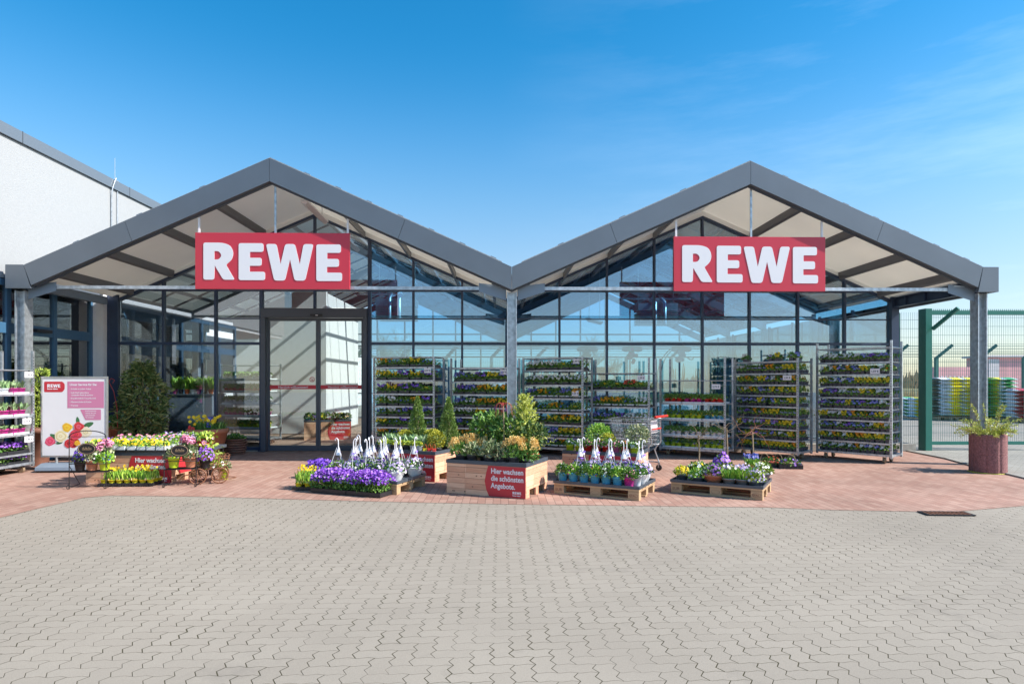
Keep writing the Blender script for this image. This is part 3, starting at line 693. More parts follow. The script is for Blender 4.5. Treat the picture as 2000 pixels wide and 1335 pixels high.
b = MB(); b.box(XW - .25, 13.58, 3.462, -8.70, 13.9, 3.60); b.build('pillar_cap', M['soffit'], mh)
vy = [6.75, 7.9, 9.05, 10.2, 11.33, 12.49, 13.6]
for k, y in enumerate(vy):
    b = MB(); b.box(XW - .06, y - .05, .01, XW + .02, y + .05, 3.40); b.build('window_frame', M['blueframe'], mh)
    if k < len(vy) - 1:
        y2 = vy[k + 1]; ya, yb = y + .052, y2 - .052
        for (za, zb) in ((3.29, 3.40), (2.43, 2.62), (.01, .09)):
            b = MB(); b.box(XW - .06, ya, za, XW + .015, yb, zb); b.build('window_frame', M['blueframe'], mh)
        for (za, zb) in ((2.62, 3.29), (.09, 2.43)):
            b = MB(); b.box(XW - .03, ya, za, XW - .02, yb, zb); b.build('window_pane', M['glass_refl'], mh)
b = MB(); b.box(XW - 3.9, 2.0, .006, XW - .07, 13.6, .012); b.build('inner_floor', M['inner_floor'], mh)
b = MB(); b.box(XW - 3.9, 2.0, 3.30, XW - .07, 13.6, 3.41); b.build('inner_ceiling', M['inner_white'], mh)
M['strip'] = mat('lit ceiling strip', (1, .9, .75), .5); _p = M['strip'].node_tree.nodes['Principled BSDF']; _p.inputs['Emission Color'].default_value = (1, .85, .62, 1); _p.inputs['Emission Strength'].default_value = 3.0
for y in (8.5, 10.4, 12.3):
    b = MB(); b.box(XW - 3.2, y, 3.25, XW - .5, y + .12, 3.298); b.build('lit_strip', M['strip'], mh)
b = MB(); b.box(XW + .02, 11.9, 2.50, XW + .10, 12.3, 2.56); b.build('door_sensor', M['black'], mh)
for i, (y, col, lab) in enumerate(((10.9, 'panel_red', 'red display rack standing inside the blue framed window at left'), (12.2, 'whitepot', 'white display rack standing inside the blue framed window at left'), (13.0, 'magenta', 'magenta display rack standing inside the blue framed window at left'))):
    t = thing('display_rack', lab, 'rack', (XW - .9, y, 0), .2)
    b = MB(); b.box(-.3, -.35, .02, .3, .35, .2); b.box(-.05, -.33, .2, .05, .33, 1.6); b.build('body', M['anthra'], t)
    b = MB()
    for k in range(4):
        for j in range(4): b.box(.06, -.32 + j * .16, .3 + k * .32, .25, -.19 + j * .16, .52 + k * .32)
    b.build('goods', M[col], t)
t = thing('lightning_rod', 'thin lightning rod on the grey roof edge of the white building', 'rod', (XW - .05, 14.5, 6.205))
b = MB(); b.tube([(0, 0, 0), (0, 0, .55)], [.008, .005], 6); b.build('rod', M['alu'], t)
b = MB(); b.box(-.06, -.06, 0, .06, .06, .035); b.build('foot', M['galv'], t)
t = thing('downpipe', 'thin pale conductor pipe down the white wall below the rod', 'pipe', (XW + .03, 14.25, 3.6))
b = MB(); b.tube([(0, 0, 0), (0, 0, 2.2), (.04, -.02, 2.4), (.04, .1, 2.64)], .014, 6); b.tube([(.0, .22, 0), (0, .22, 2.37)], .01, 6); b.build('pipe', M['galv'], t)

# ------------------------------------------------------------------ green gate, fence and yard behind
GX = WY(1808, 13.7); gy = 13.7
def wires(b, x0, x1, z0, z1, y, step, hz, r=.0021):
    n = int((x1 - x0) / step)
    for k in range(n + 1):
        x = x0 + k * step; b.box(x - r, y - r, z0, x + r, y + r, z1)
    for z in hz:
        b.box(x0, y - .008, z - .003, x1, y - .003, z + .003)
t = thing('yard_gate', 'green wire mesh gate with spiked top rail and square green post', 'gate', (0, 0, 0))
gx0, gx1 = WY(1808, gy - .12).x, WY(1821, gy - .12).x
b = MB(); b.box(gx0, gy - .12, .0, gx1, gy + .13, 3.19); gpost = b.build('post', M['green_paint'], t, .006)
b = MB(); b.beam((gx0 + .12, gy - .17, 2.72), (gx0 + .36, gy - .62, 3.14), .07, .07); b.build('angled_arm', M['green_paint'], gpost)
gr_ = gx1 + 2.45
b = MB(); b.box(gx1 + .04, gy - .04, 3.06, gr_, gy + .04, 3.15); b.box(gx1 + .04, gy - .04, .13, gr_, gy + .04, .20); b.box(gr_ - .07, gy - .041, .2, gr_, gy + .041, 3.06)
b.box(gx1 - .001, gy - .03, .15, gx1 + .04, gy + .03, .19); b.build('gate_frame', M['green_paint'], t)
b = MB(); wires(b, gx1 + .07, gr_ - .08, .2, 3.06, gy, .05, [.2 + .2 * k for k in range(15)]); b.build('wire_mesh', M['green_dark'], t)
b = MB()
n = int((gr_ - gx1 - .1) / .045)
for k in range(n):
    x = gx1 + .06 + k * .045; b.face([(x, gy, 3.15), (x + .03, gy, 3.15), (x + .015, gy, 3.20)]); b.face([(x, gy + .003, 3.15), (x + .015, gy + .003, 3.20), (x + .03, gy + .003, 3.15)])
b.build('spikes', M['green_paint'], t)
t = thing('mesh_fence_panel', 'narrow green mesh panel between the glass corner and gate post', 'fence', (0, 0, 0))
b = MB(); wires(b, 9.03, gx0 - .02, .12, 3.12, gy + .05, .05, [.15 + .2 * k for k in range(15)]); b.build('wire_mesh', M['green_dark'], t)
b = MB(); b.box(9.0, gy + .02, .1, 9.03, gy + .08, 3.1); b.build('rail', M['green_dark'], t)
# rear security fence
YS = 30.0
t = thing('security_fence', 'long green mesh fence with angled arms and barbed wire behind the yard', 'fence', (0, 0, 0))
fx = [WY(1829, YS).x + k * 2.2 for k in range(-14, 6)]
zt_ = zat(0, YS) and (H + (745 - 697) / 1200 * YS)
for k, x in enumerate(fx):
    b = MB(); b.box(x - .07, YS - .07, 0, x + .07, YS + .07, zt_); b.beam((x, YS, zt_ - .03), (x + .62, YS - .25, zt_ + .60), .13, .13); b.build('post', M['green_dark'], t)
b = MB()
for k in range(5):
    b.tube([(fx[0] + .05 + k * .13, YS - .05 * k, zt_ + .03 + .13 * k), (fx[-1] + k * .13, YS - .05 * k, zt_ + .03 + .13 * k)], .012, 4)
b.build('barbed_wire', M['green_dark'], t)
b = MB(); wires(b, fx[0], fx[-1], .05, zt_ - .1, YS, .10, [.1 + .2 * k for k in range(int(zt_ / .2))], .003); b.build('wire_mesh', M['green_dark'], t)
# low red hall far beyond
def farbox(name, lab, cat, x0, x1, y0, y1, z1, m, roof=None):
    t = thing(name, lab, cat, (0, 0, 0)); b = MB(); b.box(x0, y0, 0, x1, y1, z1); b.build('wall', m, t)
    if roof: b = MB(); b.box(x0 - .2, y0 - .2, z1 + .002, x1 + .2, y1 + .2, z1 + .15); b.build('roof', roof, t)
    return t
M['far_red'] = mat('haze-paled red sheet', (0.82, 0.42, 0.43), 0.7, var=.15, scale=.5)  # distance haze painted in: the red is lightened towards pink
M['far_grey'] = mat('pale far wall', (0.75, 0.70, 0.70), 0.7, var=.1, scale=.5)
t = farbox('storage_container', 'haze-pale red storage container beyond the mesh fence', 'container', WY(1824, 38).x, WY(1905, 38).x, 38, 39.2, zat(0, 38) and H + 29 / 1200 * 38, M['far_red'])
b = MB()
for k in range(9): b.box(WY(1838, 38).x + k * .26, 37.985, H + .12, WY(1838, 38).x + k * .26 + .12, 37.999, H + .36)
b.build('faded_marks', M['far_grey'], t)
t = farbox('warehouse', 'pale and red clad warehouse far behind the fence at right edge', 'building', WY(1930, 42).x, WY(2140, 42).x, 42, 44, H + 48 / 1200 * 42, M['far_red'], M['far_grey'])
b = MB(); b.box(WY(1930, 42).x + .02, 41.93, .01, WY(1950, 42).x, 41.99, H + 45 / 1200 * 42); b.build('cladding', M['far_grey'], t)
# ------------------------------------------------------------------ plants: building blocks
rnd = random.Random(11)
def rdir(up=0.0):
    while True:
        v = Vector((rnd.uniform(-1, 1), rnd.uniform(-1, 1), rnd.uniform(-1, 1)))
        if 0.05 < v.length < 1:
            v.normalize(); v.z += up; return v.normalized()
def leaf(b, p, d, ln, w, n=None):
    p = Vector(p); d = Vector(d).normalized(); n = n or rdir()
    s = d.cross(n)
    if s.length < 1e-3: s = Vector((1, 0, 0))
    s.normalize(); m = p + d * ln * .5; up = s.cross(d) * (ln * .12)
    b.raw([p, m + s * w / 2 + up, p + d * ln, m - s * w / 2 + up], [(0, 1, 2, 3)])
def blade(b, p, d, ln, w, bend=.3):
    p = Vector(p); d = Vector(d).normalized(); s = d.cross(rdir())
    if s.length < 1e-3: s = Vector((1, 0, 0))
    s.normalize(); o = rdir(); o.z = -0.3
    m = p + d * ln * .55; e = p + d * ln * .95 + o * ln * bend
    b.raw([p - s * w * .3, p + s * w * .3, m + s * w * .5, m - s * w * .5, e], [(0, 1, 2, 3), (3, 2, 4)])
def bloom(b, p, n, r, k=5, petals=0, eye=1):
    p = Vector(p); n = Vector(n).normalized(); x = n.cross(Vector((.3, .2, 1)))
    if x.length < 1e-3: x = Vector((1, 0, 0))
    x.normalize(); y = n.cross(x); a0 = rnd.uniform(0, 6)
    ring = []
    for i in range(k * 2):
        rr = r * (1 if i % 2 == 0 else .78); t = a0 + math.pi * i / k
        ring.append(p + (x * math.cos(t) + y * math.sin(t)) * rr + n * r * .15)
    b.cm = petals; vs = [p] + ring; m = k * 2
    b.raw(vs, [(0, 1 + i, 1 + (i + 1) % m) for i in range(m)])
    if eye is not None:
        b.cm = eye; q = p + n * r * .12
        b.raw([q + (x * math.cos(t) + y * math.sin(t)) * r * .3 + n * r * .05 for t in (0, 1.57, 3.14, 4.71)], [(0, 1, 2, 3)])
    b.cm = petals
def mound(b, n, rx_, ry_, h, ln, w, z0=0.0, cx=0, cy_=0, up=.5):
    for _ in range(n):
        d = rdir(.2); d.z = abs(d.z); k = rnd.uniform(.35, 1) ** .5
        p = Vector((cx + d.x * rx_ * k, cy_ + d.y * ry_ * k, z0 + d.z * h * k)); leaf(b, p, (d + rdir(up)).normalized(), ln * rnd.uniform(.7, 1.2), w)
def ellblooms(b, n, rx_, ry_, h, r, z0=0.0, cx=0, cy_=0, front=.5, eye=1):
    for _ in range(n):
        d = rdir(.3); d.z = abs(d.z); p = Vector((cx + d.x * rx_, cy_ + d.y * ry_, z0 + d.z * h * rnd.uniform(.8, 1.1)))
        bloom(b, p, (d + Vector((0, -front, .25))), r * rnd.uniform(.8, 1.15), eye=eye)
def potprof(rt, rb, h): return [(rb, 0), (rt, h * .86), (rt * 1.07, h * .86), (rt * 1.07, h), (rt * .95, h), (rt * .93, h * .9)]
CACHE = {}
def cached(key, fn):
    if key not in CACHE: CACHE[key] = fn()
    return CACHE[key]
PICK = {'y': 'yellow', 'o': 'orange', 'p': 'purple', 'w': 'white', 'b': 'blue', 'm': 'mixed', 'l': 'lilac', 'v': 'violet', 'r': 'red', 'k': 'pink', 'd': 'dark red', 'g': 'green', 'M': 'magenta'}

# --- pansy packs for the rolling racks
def pack_tray(rim):
    def f():
        b = MB(); b.box(-.118, -.26, 0, .118, .26, .012)
        for x in (-.118, .112): b.box(x, -.26, .012, x + .006, .26, .035)
        for y in (-.26, .254): b.box(-.112, y, .012, .112, y + .006, .035)
        b.cm = 1
        for i in range(2):
            for j in range(4): b.box(-.108 + i * .112, -.25 + j * .127, .013, -.004 + i * .112, -.14 + j * .127, .06)
        return b.mesh('tray', [M['black'], M[rim]])
    return cached(('pt', rim), f)
def pack_leaves(v):
    def f():
        b = MB()
        for i in range(2):
            for j in range(4): mound(b, 40 if j < 2 else 14, .072, .072, .125, .06, .034, .055, -.056 + i * .112, -.195 + j * .127)
        for _ in range(40): leaf(b, (rnd.uniform(-.11, .11), rnd.uniform(-.26, -.1), rnd.uniform(.06, .09)), rdir(.4), .055, .032)
        return b.mesh('foliage', [M['leaf_rack'] if v % 2 else M['leaf']])
    return cached(('pl', v), f)
def pack_blooms(c, v):
    def f():
        b = MB()
        for _ in range(22 + v * 5):
            p = (rnd.uniform(-.11, .11), rnd.choice((-.28, -.25, -.16, 0, .15)) + rnd.uniform(-.03, .03), rnd.uniform(.12, .20)); bloom(b, p, (rnd.uniform(-.5, .5), -1, rnd.uniform(.0, .9)), rnd.uniform(.019, .030))
        return b.mesh('flowers', [M['fl_' + c], M['fl_eye' if c in ('white', 'mixed', 'lilac', 'yellow') else 'fl_yeye']])
    return cached(('pb', c, v), f)
def sparse_blooms(v):
    def f():
        b = MB()
        for _ in range(4): bloom(b, (rnd.uniform(-.1, .1), rnd.uniform(-.26, -.1), rnd.uniform(.10, .14)), (rnd.uniform(-.5, .5), -1, .5), .018)
        return b.mesh('flowers', [M['fl_' + ('blue' if v else 'yellow')], M['fl_eye']])
    return cached(('sb', v), f)
def pansy_pack(loc, rz, ch, label, grp, rim='black'):
    t = thing('pansy_tray', label, 'plant tray', loc, rz, grp)
    link('tray', pack_tray(rim), t); link('foliage', pack_leaves(rnd.randrange(4)), t).scale = (1, 1, rnd.uniform(.72, 1.08))
    if ch == 'g': link('flowers', sparse_blooms(rnd.randrange(2)), t)
    else: link('flowers', pack_blooms(PICK[ch], rnd.randrange(3)), t)
    return t
# --- carriers: a strip of small pots under a strap handle
def car_tray():
    def f():
        b = MB()
        for j in range(5):
            y = -.21 + j * .105
            b.raw([(-.030, y - .040, 0), (.030, y - .040, 0), (.030, y + .040, 0), (-.030, y + .040, 0), (-.039, y - .049, .065), (.039, y - .049, .065), (.039, y + .049, .065), (-.039, y + .049, .065)],
                  [(0, 3, 2, 1), (0, 1, 5, 4), (1, 2, 6, 5), (2, 3, 7, 6), (3, 0, 4, 7), (4, 5, 6, 7)])
        return b.mesh('pots', [M['greypot']])
    return cached('ct', f)
def car_leaves(v):
    def f():
        b = MB()
        for j in range(5): mound(b, 38 if j < 2 else 12, .048, .055, .078, .056, .03, .062, 0, -.21 + j * .105)
        return b.mesh('foliage', [M['leaf_rack' if v % 2 else 'leaf']])
    return cached(('cl', v), f)
def car_blooms(c, v):
    def f():
        b = MB()
        for _ in range(11 + v * 4): bloom(b, (rnd.uniform(-.04, .04), rnd.choice((-.275, -.26, -.22, -.1, .1)) + rnd.uniform(-.02, .02), rnd.uniform(.10, .17)), (rnd.uniform(-.5, .5), -1, rnd.uniform(0, .9)), rnd.uniform(.017, .026))
        return b.mesh('flowers', [M['fl_' + c], M['fl_eye' if c in ('white', 'mixed', 'lilac', 'yellow', 'orange') else 'fl_yeye']])
    return cached(('cb', c, v), f)
def car_handle(kind):
    def f():
        b = MB(); pts = [(0, -.235, .03), (0.005, -.225, .125), (0.012, -.17, .168), (.015, 0, .18), (.01, .17, .165), (0, .235, .06)]
        for a, c in zip(pts, pts[1:]): b.beam(a, c, .012 if kind else .007, .004 if kind else .007, up=(1, 0, 0) if 0 else (0, -1, .3))
        return b.mesh('handle', [M['lime' if kind else 'black']])
    return cached(('ch', kind), f)
def few_blooms():
    b = MB()
    for _ in range(4): bloom(b, (rnd.uniform(-.035, .035), rnd.uniform(-.27, -.2), rnd.uniform(.10, .14)), (rnd.uniform(-.5, .5), -1, .5), .016)
    return b.mesh('flowers', [M['fl_lilac'], M['fl_eye']])
def carrier(loc, rz, ch, label, grp, hk):
    t = thing('pansy_carrier', label, 'plant carrier', loc, rz, grp)
    link('pots', car_tray(), t); link('foliage', car_leaves(rnd.randrange(3)), t).scale = (1, 1, rnd.uniform(.82, 1.2))
    link('flowers', car_blooms(PICK[ch], rnd.randrange(2)), t) if ch != 'g' else link('flowers', cached('sbc', lambda: few_blooms()), t); link('handle', car_handle(hk), t)
    return t
# --- pots in white trays for the fifth rack
def pot_row_tray(loc, rz, potm, ch, label, grp, fol='leaf'):
    t = thing('pot_tray', label, 'plant tray', loc, rz, grp)
    def ft():
        b = MB(); b.box(-.20, -.25, 0, .20, .25, .012); b.box(-.20, -.25, .012, .20, -.242, .03); b.box(-.2, .242, .012, .2, .25, .03); b.box(-.2, -.242, .012, -.192, .242, .03); b.box(.192, -.242, .012, .2, .242, .03); return b.mesh('tray', [M['whitepot']])
    link('tray', cached('prt', ft), t)
    def fpot():
        b = MB(); b.lathe(potprof(.058, .045, .085), (0, 0, .013), 10); return b.mesh('pot', [M[potm]])
    me = cached(('fpot', potm), fpot)
    for i in range(3):
        for j in range(2 if i != 1 else 2):
            o = link('pot', me, t); o.location = (-.128 + i * .128, -.17 + j * .2, 0)
    def fl():
        b = MB()
        for i in range(3):
            for j in range(2): mound(b, 60, .07, .07, .08, .06, .035, .09, -.128 + i * .128, -.17 + j * .2)
        return b.mesh('foliage', [M['leaf_rack']])
    link('foliage', cached(('prl', fol), fl), t)
    def fb():
        b = MB()
        for i in range(3):
            for j in range(2): ellblooms(b, 9, .06, .06, .08, .02, .10, -.128 + i * .128, -.17 + j * .2)
        return b.mesh('flowers', [M['fl_' + PICK[ch]], M['fl_yeye']])
    link('flowers', cached(('prb', ch), fb), t)
    return t

# ------------------------------------------------------------------ rolling plant racks
def text_small(s, size, m, par, loc): return text(s, size, m, par, loc, bold=.012)
def rack(tagname, label, LF, RF, top, bar, shelves, ln=1.35, dp=.56, grp='galvanised rolling plant racks'):
    d = RF - LF; a = math.atan2(d.y, d.x); mid = (LF + RF) / 2
    org = mid - Vector((math.cos(a), math.sin(a), 0)) * ln / 2
    t = thing('plant_rack', label, 'rolling rack', org, a, grp)
    for (x, y) in ((0, 0), (ln, 0), (0, dp), (ln, dp)):
        b = MB(); b.box(x - .018, y - .018, .10, x + .018, y + .018, top)
        b.build('post', M['galv'], t)
        if y == 0:
            b = MB()
            for k in range(int((top - .3) / .05)): b.box(x - .006, y - .0195, .25 + k * .05, x + .006, y - .0182, .275 + k * .05)
            b.build('slot_row', M['black'], t)
    b = MB(); b.box(-.02, -.02, .13, ln + .02, .02, .17); b.box(-.02, dp - .02, .13, ln + .02, dp + .02, .17); b.box(-.02, .021, .13, .02, dp - .021, .17); b.box(ln - .02, .021, .13, ln + .02, dp - .021, .17)
    b.box(.021, .021, .155, ln - .021, dp - .021, .168); b.build('base', M['galv'], t)
    for (x, y) in ((.14, .1), (ln - .14, .1), (.14, dp - .1), (ln - .14, dp - .1)):
        b = MB(); b.box(x - .03, y - .035, .07, x - .026, y + .02, .128); b.box(x + .026, y - .035, .07, x + .03, y + .02, .128); b.box(x - .04, y - .04, .124, x + .04, y + .04, .1295)
        c = b.build('caster', M['galv'], t)
        b = MB(); b.tube([(x - .02, y - .02, .056), (x + .02, y - .02, .056)], .054, 16); b.build('wheel', M['bark'], c)
    if bar:
        b = MB(); b.tube([(0, 0, bar), (ln, 0, bar)], .012, 6); b.tube([(0, dp, bar), (ln, dp, bar)], .012, 6); b.tube([(0, 0, bar), (0, dp, bar)], .012, 6); b.tube([(ln, 0, bar), (ln, dp, bar)], .012, 6); b.build('top_bar', M['galv'], t)
    for z in shelves:
        if z < .2: continue
        b = MB(); b.box(.02, -.012, z - .028, ln - .02, .0, z + .004); b.box(.02, dp, z - .028, ln - .02, dp + .012, z + .004); b.box(.02, .0005, z - .012, ln - .02, dp - .0005, z - .001)
        b.box(.0185, .02, z - .028, .0205, dp - .02, z); b.build('shelf', M['galv'], t)
    R3 = Matrix.Rotation(a, 3, 'Z')
    def P(x, y, z): return org + R3 @ Vector((x, y, z))
    return t, P, a
def price_tag(P, a, x, z, s, lab, y=-.03, w=.15):
    p = P(x, y, z); t = thing('price_tag', lab, 'price tag', p, a + R(rnd.uniform(-6, 6)), 'white price tags on the racks')
    b = MB(); b.box(-w / 2, 0, -.10, w / 2, .003, 0); b.build('card', M['white'], t)
    b = MB(); b.box(-.012, -.004, -.002, .012, .006, .02); b.build('clip', M['iron'], t)
    text(s, .05, M['anthra'], t, (0, -.0015, -.07), bold=.02, align='CENTER', ext=.0005)
def ordn(n): return ORD[n]
def fill_packs(P, a, tiers, cols, tn, ln=1.35, rims=None):
    for si, (z, row) in enumerate(zip(tiers, cols)):
        n = len(row); st = (ln - .08) / n
        for k, ch in enumerate(row):
            if rnd.random() < .22: ch = rnd.choice('ygwobpg')
            c = 'leafy green' if ch == 'g' else PICK[ch]
            rim = rims[si] if rims else 'greypot'
            pansy_pack(P(.04 + st * (k + .5), .27 + rnd.uniform(-.01, .01), z + .002), a + R(rnd.uniform(-1.5, 1.5)), ch,
                       f'{c} pansy tray, {ordn(k + 1)} from left, {ordn(si + 1)} shelf down, {tn}', 'pansy trays on the racks', rim)
def fill_carriers(P, a, tiers, cols, tn, ln=1.35):
    for si, (z, row) in enumerate(zip(tiers, cols)):
        n = len(row); st = (ln - .07) / n
        for k, ch in enumerate(row):
            if rnd.random() < .30: ch = rnd.choice('ygwbo' if ch != 'b' else 'bgpy')
            if rnd.random() < .02: continue
            c = 'leafy green' if ch == 'g' else PICK[ch]
            carrier(P(.035 + st * (k + .5), .28, z + .002), a + R(rnd.uniform(-2, 2)), ch,
                    f'{c} pansy carrier, {ordn(k + 1)} from left, {ordn(si + 1)} shelf down, {tn}', 'pansy carriers on the racks', 1 if tn == 'rightmost rack' and rnd.random() < .25 or tn != 'rightmost rack' and rnd.random() < .75 else 0)
def gp(px, D): return W(px, D)
# rack one, beside the door
t, P, a = rack('r1', 'galvanised plant rack with yellow and purple pansies, beside the glass door', gp(728, 12.95), gp(850, 12.6), 2.05, 2.05, [1.85, 1.58, 1.30, 1.04, .82, .60, .39, .17])
fill_packs(P, a, [1.85, 1.58, 1.30, 1.04, .82, .60, .39, .17], ['oggyg', 'yymyp', 'pyppg', 'wwgoo', 'ppbpp', 'ggpbg', 'ggmgg', 'gwgpg'], 'rack beside door')
price_tag(P, a, 1.22, 1.83, '0,59 €', 'white price tag on the upper right of the rack beside the door')
# rack two
t, P, a = rack('r2', 'galvanised plant rack just left of the middle column, its top shelf empty', gp(882, 13.15), gp(998, 12.75), 2.05, 1.84, [1.84, 1.55, 1.28, 1.0, .80, .57, .35, .17])
fill_packs(P, a, [1.55, 1.28, 1.0, .80, .57, .35, .17], ['bgoyb', 'pboyo', 'bwooy', 'wwobb', 'bggbb', 'oogbg', 'gbgbg'], 'rack left of column')
price_tag(P, a, 1.18, 1.80, '0,59 €', 'white price tag on the rack just left of the middle column')
b_ = None
# rack three
t, P, a = rack('r3', 'galvanised plant rack just right of the middle column, white flowers on top', gp(1024, 13.2), gp(1136, 12.6), 2.06, 2.04, [1.79, 1.48, 1.20, .91, .65, .38, .17])
fill_packs(P, a, [1.79, 1.48, 1.20, .91, .65, .38, .17], ['wwwgg', 'wwwww', 'yogbw', 'ygbgy', 'bgyoy', 'bgbyy', 'ygyob'], 'rack right of column', rims=['greypot', 'greypot', 'whitepot', 'whitepot', 'greypot', 'whitepot', 'whitepot'])
price_tag(P, a, 1.22, 2.02, '1,49 €', 'white price tag hanging from the top bar right of the middle column', w=.14)
price_tag(P, a, 1.2, 1.36, '1,29 €', 'white price tag on the third shelf right of the middle column', w=.14)
# rack four
t, P, a = rack('r4', 'galvanised plant rack behind the shopping cart with pots in white rims', gp(1148, 13.2), gp(1265, 12.6), 2.04, 1.72, [1.38, 1.02, .69, .38, .17])
fill_packs(P, a, [1.38, 1.02, .69, .38, .17], ['gggrg', 'bowgw', 'bbyww', 'ggwgg', 'gbgbg'], 'rack behind cart', rims=['greypot', 'whitepot', 'whitepot', 'whitepot', 'whitepot'])
price_tag(P, a, 1.2, 1.68, '1,99 €', 'white price tag on the rack behind the shopping cart', w=.16)
# rack five: potted plants in white trays
t, P, a = rack('r5', 'galvanised rack with red, lime and white pots in white trays', gp(1288, 13.1), gp(1418, 12.3), 2.04, 1.57, [1.10, .76, .42, .17])
for si, (z, pots, fl) in enumerate(((1.10, ('red', 'magenta', 'red'), 'ddd'), (.76, ('lime', 'lime', 'bluepot'), 'bym'), (.42, ('whitepot',) * 3, 'www'), (.17, ('lime', 'lime', 'lime'), 'bpb'))):
    for k in range(3):
        nm = dict(red='red', magenta='magenta', lime='lime', bluepot='blue', whitepot='white')[pots[k]]
        pot_row_tray(P(.25 + k * .425, .25, z + .003), a, pots[k], fl[k], f'white tray of {nm} pots, {ordn(k + 1)} from left, {ordn(si + 1)} shelf down, rack with empty top', 'trays of coloured pots', 'leaf')
price_tag(P, a, 1.18, 1.50, '2,79 €', 'white price tag on the rack of red and lime pots', w=.17)
# rack six: carriers with yellow green handles
tiers6 = [1.72, 1.49, 1.27, 1.05, .82, .60, .38, .17]
t, P, a = rack('r6', 'galvanised rack packed with pansy carriers under yellow green strap handles', gp(1438, 13.1), gp(1556, 12.08), 2.02, None, [1.96] + tiers6)
c6 = ['wwgggggooggyyy', 'yyoyygyyoogyyo', 'yygyyyggygygyy', 'gbbggbbyyygggy', 'ggpgogoyyygggy', 'vvvvbvvvvvyyyg', 'ggggbgggbgggyy', 'yoyygyyoyyyyyo']
fill_carriers(P, a, tiers6, c6, 'second rack from right')
for i, x in enumerate((.12, .68, .84, 1.12, 1.24)):
    carrier(P(x, .25, 1.962), a + R(20), 'wgygb'[i], f'loose pansy carrier, {ordn(i + 1)} from left, on top of second rack from right', 'pansy carriers on the racks', 0)
price_tag(P, a, 1.15, 1.68, '1,99 €', 'white price tag on the second rack from the right', w=.17)
# rack seven: the tallest
tiers7 = [1.93, 1.69, 1.455, 1.24, 1.02, .80, .59, .38, .17]
t, P, a = rack('r7', 'tallest galvanised rack with nine shelves of pansy carriers, rightmost', gp(1596, 12.57), gp(1741, 11.55), 2.33, 2.20, tiers7)
c7 = ['gwwwgwwgybgbgbb', 'yyggbggbggyggww', 'yygyyybbyyyygyy', 'gpgpgwgggyggwww', 'bbbbbbgbbbgbbww', 'yywwwwwywywbyww', 'gbgwwgpwgbwwygw', 'yyyyywyyooyyyyw', 'wwgywwwgwwwwywg']
fill_carriers(P, a, tiers7, c7, 'rightmost rack')
price_tag(P, a, 1.08, 1.80, '1,59 €', 'white price tag on the tallest rack at right', w=.17)
# rack zero at the left edge: long side towards the yard
LF = W(64, 10.62) + Vector((-.10, -1.35, 0)); RF = W(64, 10.62)
t, P, a = rack('r0', 'galvanised rack of tulips and bellflowers at the left edge', LF, RF, 2.08, 1.74, [1.34, .97, .66, .33, .15])
def tulip_tray(loc, rz, potm, lab, grp, big=True):
    t = thing('tulip_tray', lab, 'plant tray', loc, rz, grp)
    b = MB(); b.box(-.15, -.24, 0, .15, .24, .012); b.box(-.15, -.24, .0125, .15, -.235, .03); b.box(-.15, .235, .0125, .15, .24, .03); b.build('tray', M['whitepot'], t)
    for i in range(2):
        for j in range(3):
            b = MB(); b.lathe(potprof(.062, .05, .085), (-.074 + i * .148, -.155 + j * .155, .013), 12); b.build('pot', M[potm], t)
    b = MB()
    for i in range(2):
        for j in range(3):
            for k in range(11): 
                d = rdir(1.6); blade(b, (-.074 + i * .148 + rnd.uniform(-.03, .03), -.155 + j * .155 + rnd.uniform(-.03, .03), .09), d, rnd.uniform(.13, .2) * (1 if big else .5), .045, .2)
    b.build('foliage', M['leaf_blue'], t); return t
grp0 = 'trays on the left edge rack'
for k, pm in enumerate(('magenta', 'red', 'whitepot', 'magenta')):
    nm = {'magenta': 'magenta', 'red': 'red', 'whitepot': 'white'}[pm]
    tulip_tray(P(.19 + k * .325, .27, 1.342), a, pm, f'tray of leafy tulips in {nm} pots, {ordn(k + 1)} from left, top shelf, left edge rack', grp0)
    tulip_tray(P(.19 + k * .325, .27, .972), a, 'magenta', f'tray of leafy tulips in magenta pots, {ordn(k + 1)} from left, second shelf, left edge rack', grp0)
    tulip_tray(P(.19 + k * .325, .27, .662), a, 'magenta', f'tray of small primulas in magenta pots, {ordn(k + 1)} from left, third shelf, left edge rack', grp0, False)
def bell_mass(b, b2, x0, x1, y0, y1, h, n, fc=0):
    for _ in range(n):
        x, y = rnd.uniform(x0, x1), rnd.uniform(y0, y1); ex = 1 - .45 * max(abs((x - (x0 + x1) / 2) / ((x1 - x0) / 2)), abs((y - (y0 + y1) / 2) / ((y1 - y0) / 2))) ** 4
        bloom(b, (x, y, .07 + h * ex * rnd.uniform(.62, 1.05)), (rnd.uniform(-.9, .9), rnd.uniform(-1, .3), rnd.uniform(.2, 1)), rnd.uniform(.013, .021), eye=None)
    for _ in range(n):
        x, y = rnd.uniform(x0, x1), rnd.uniform(y0, y1); leaf(b2, (x, y, .05 + rnd.uniform(0, h * .75)), rdir(.4), .035, .022)
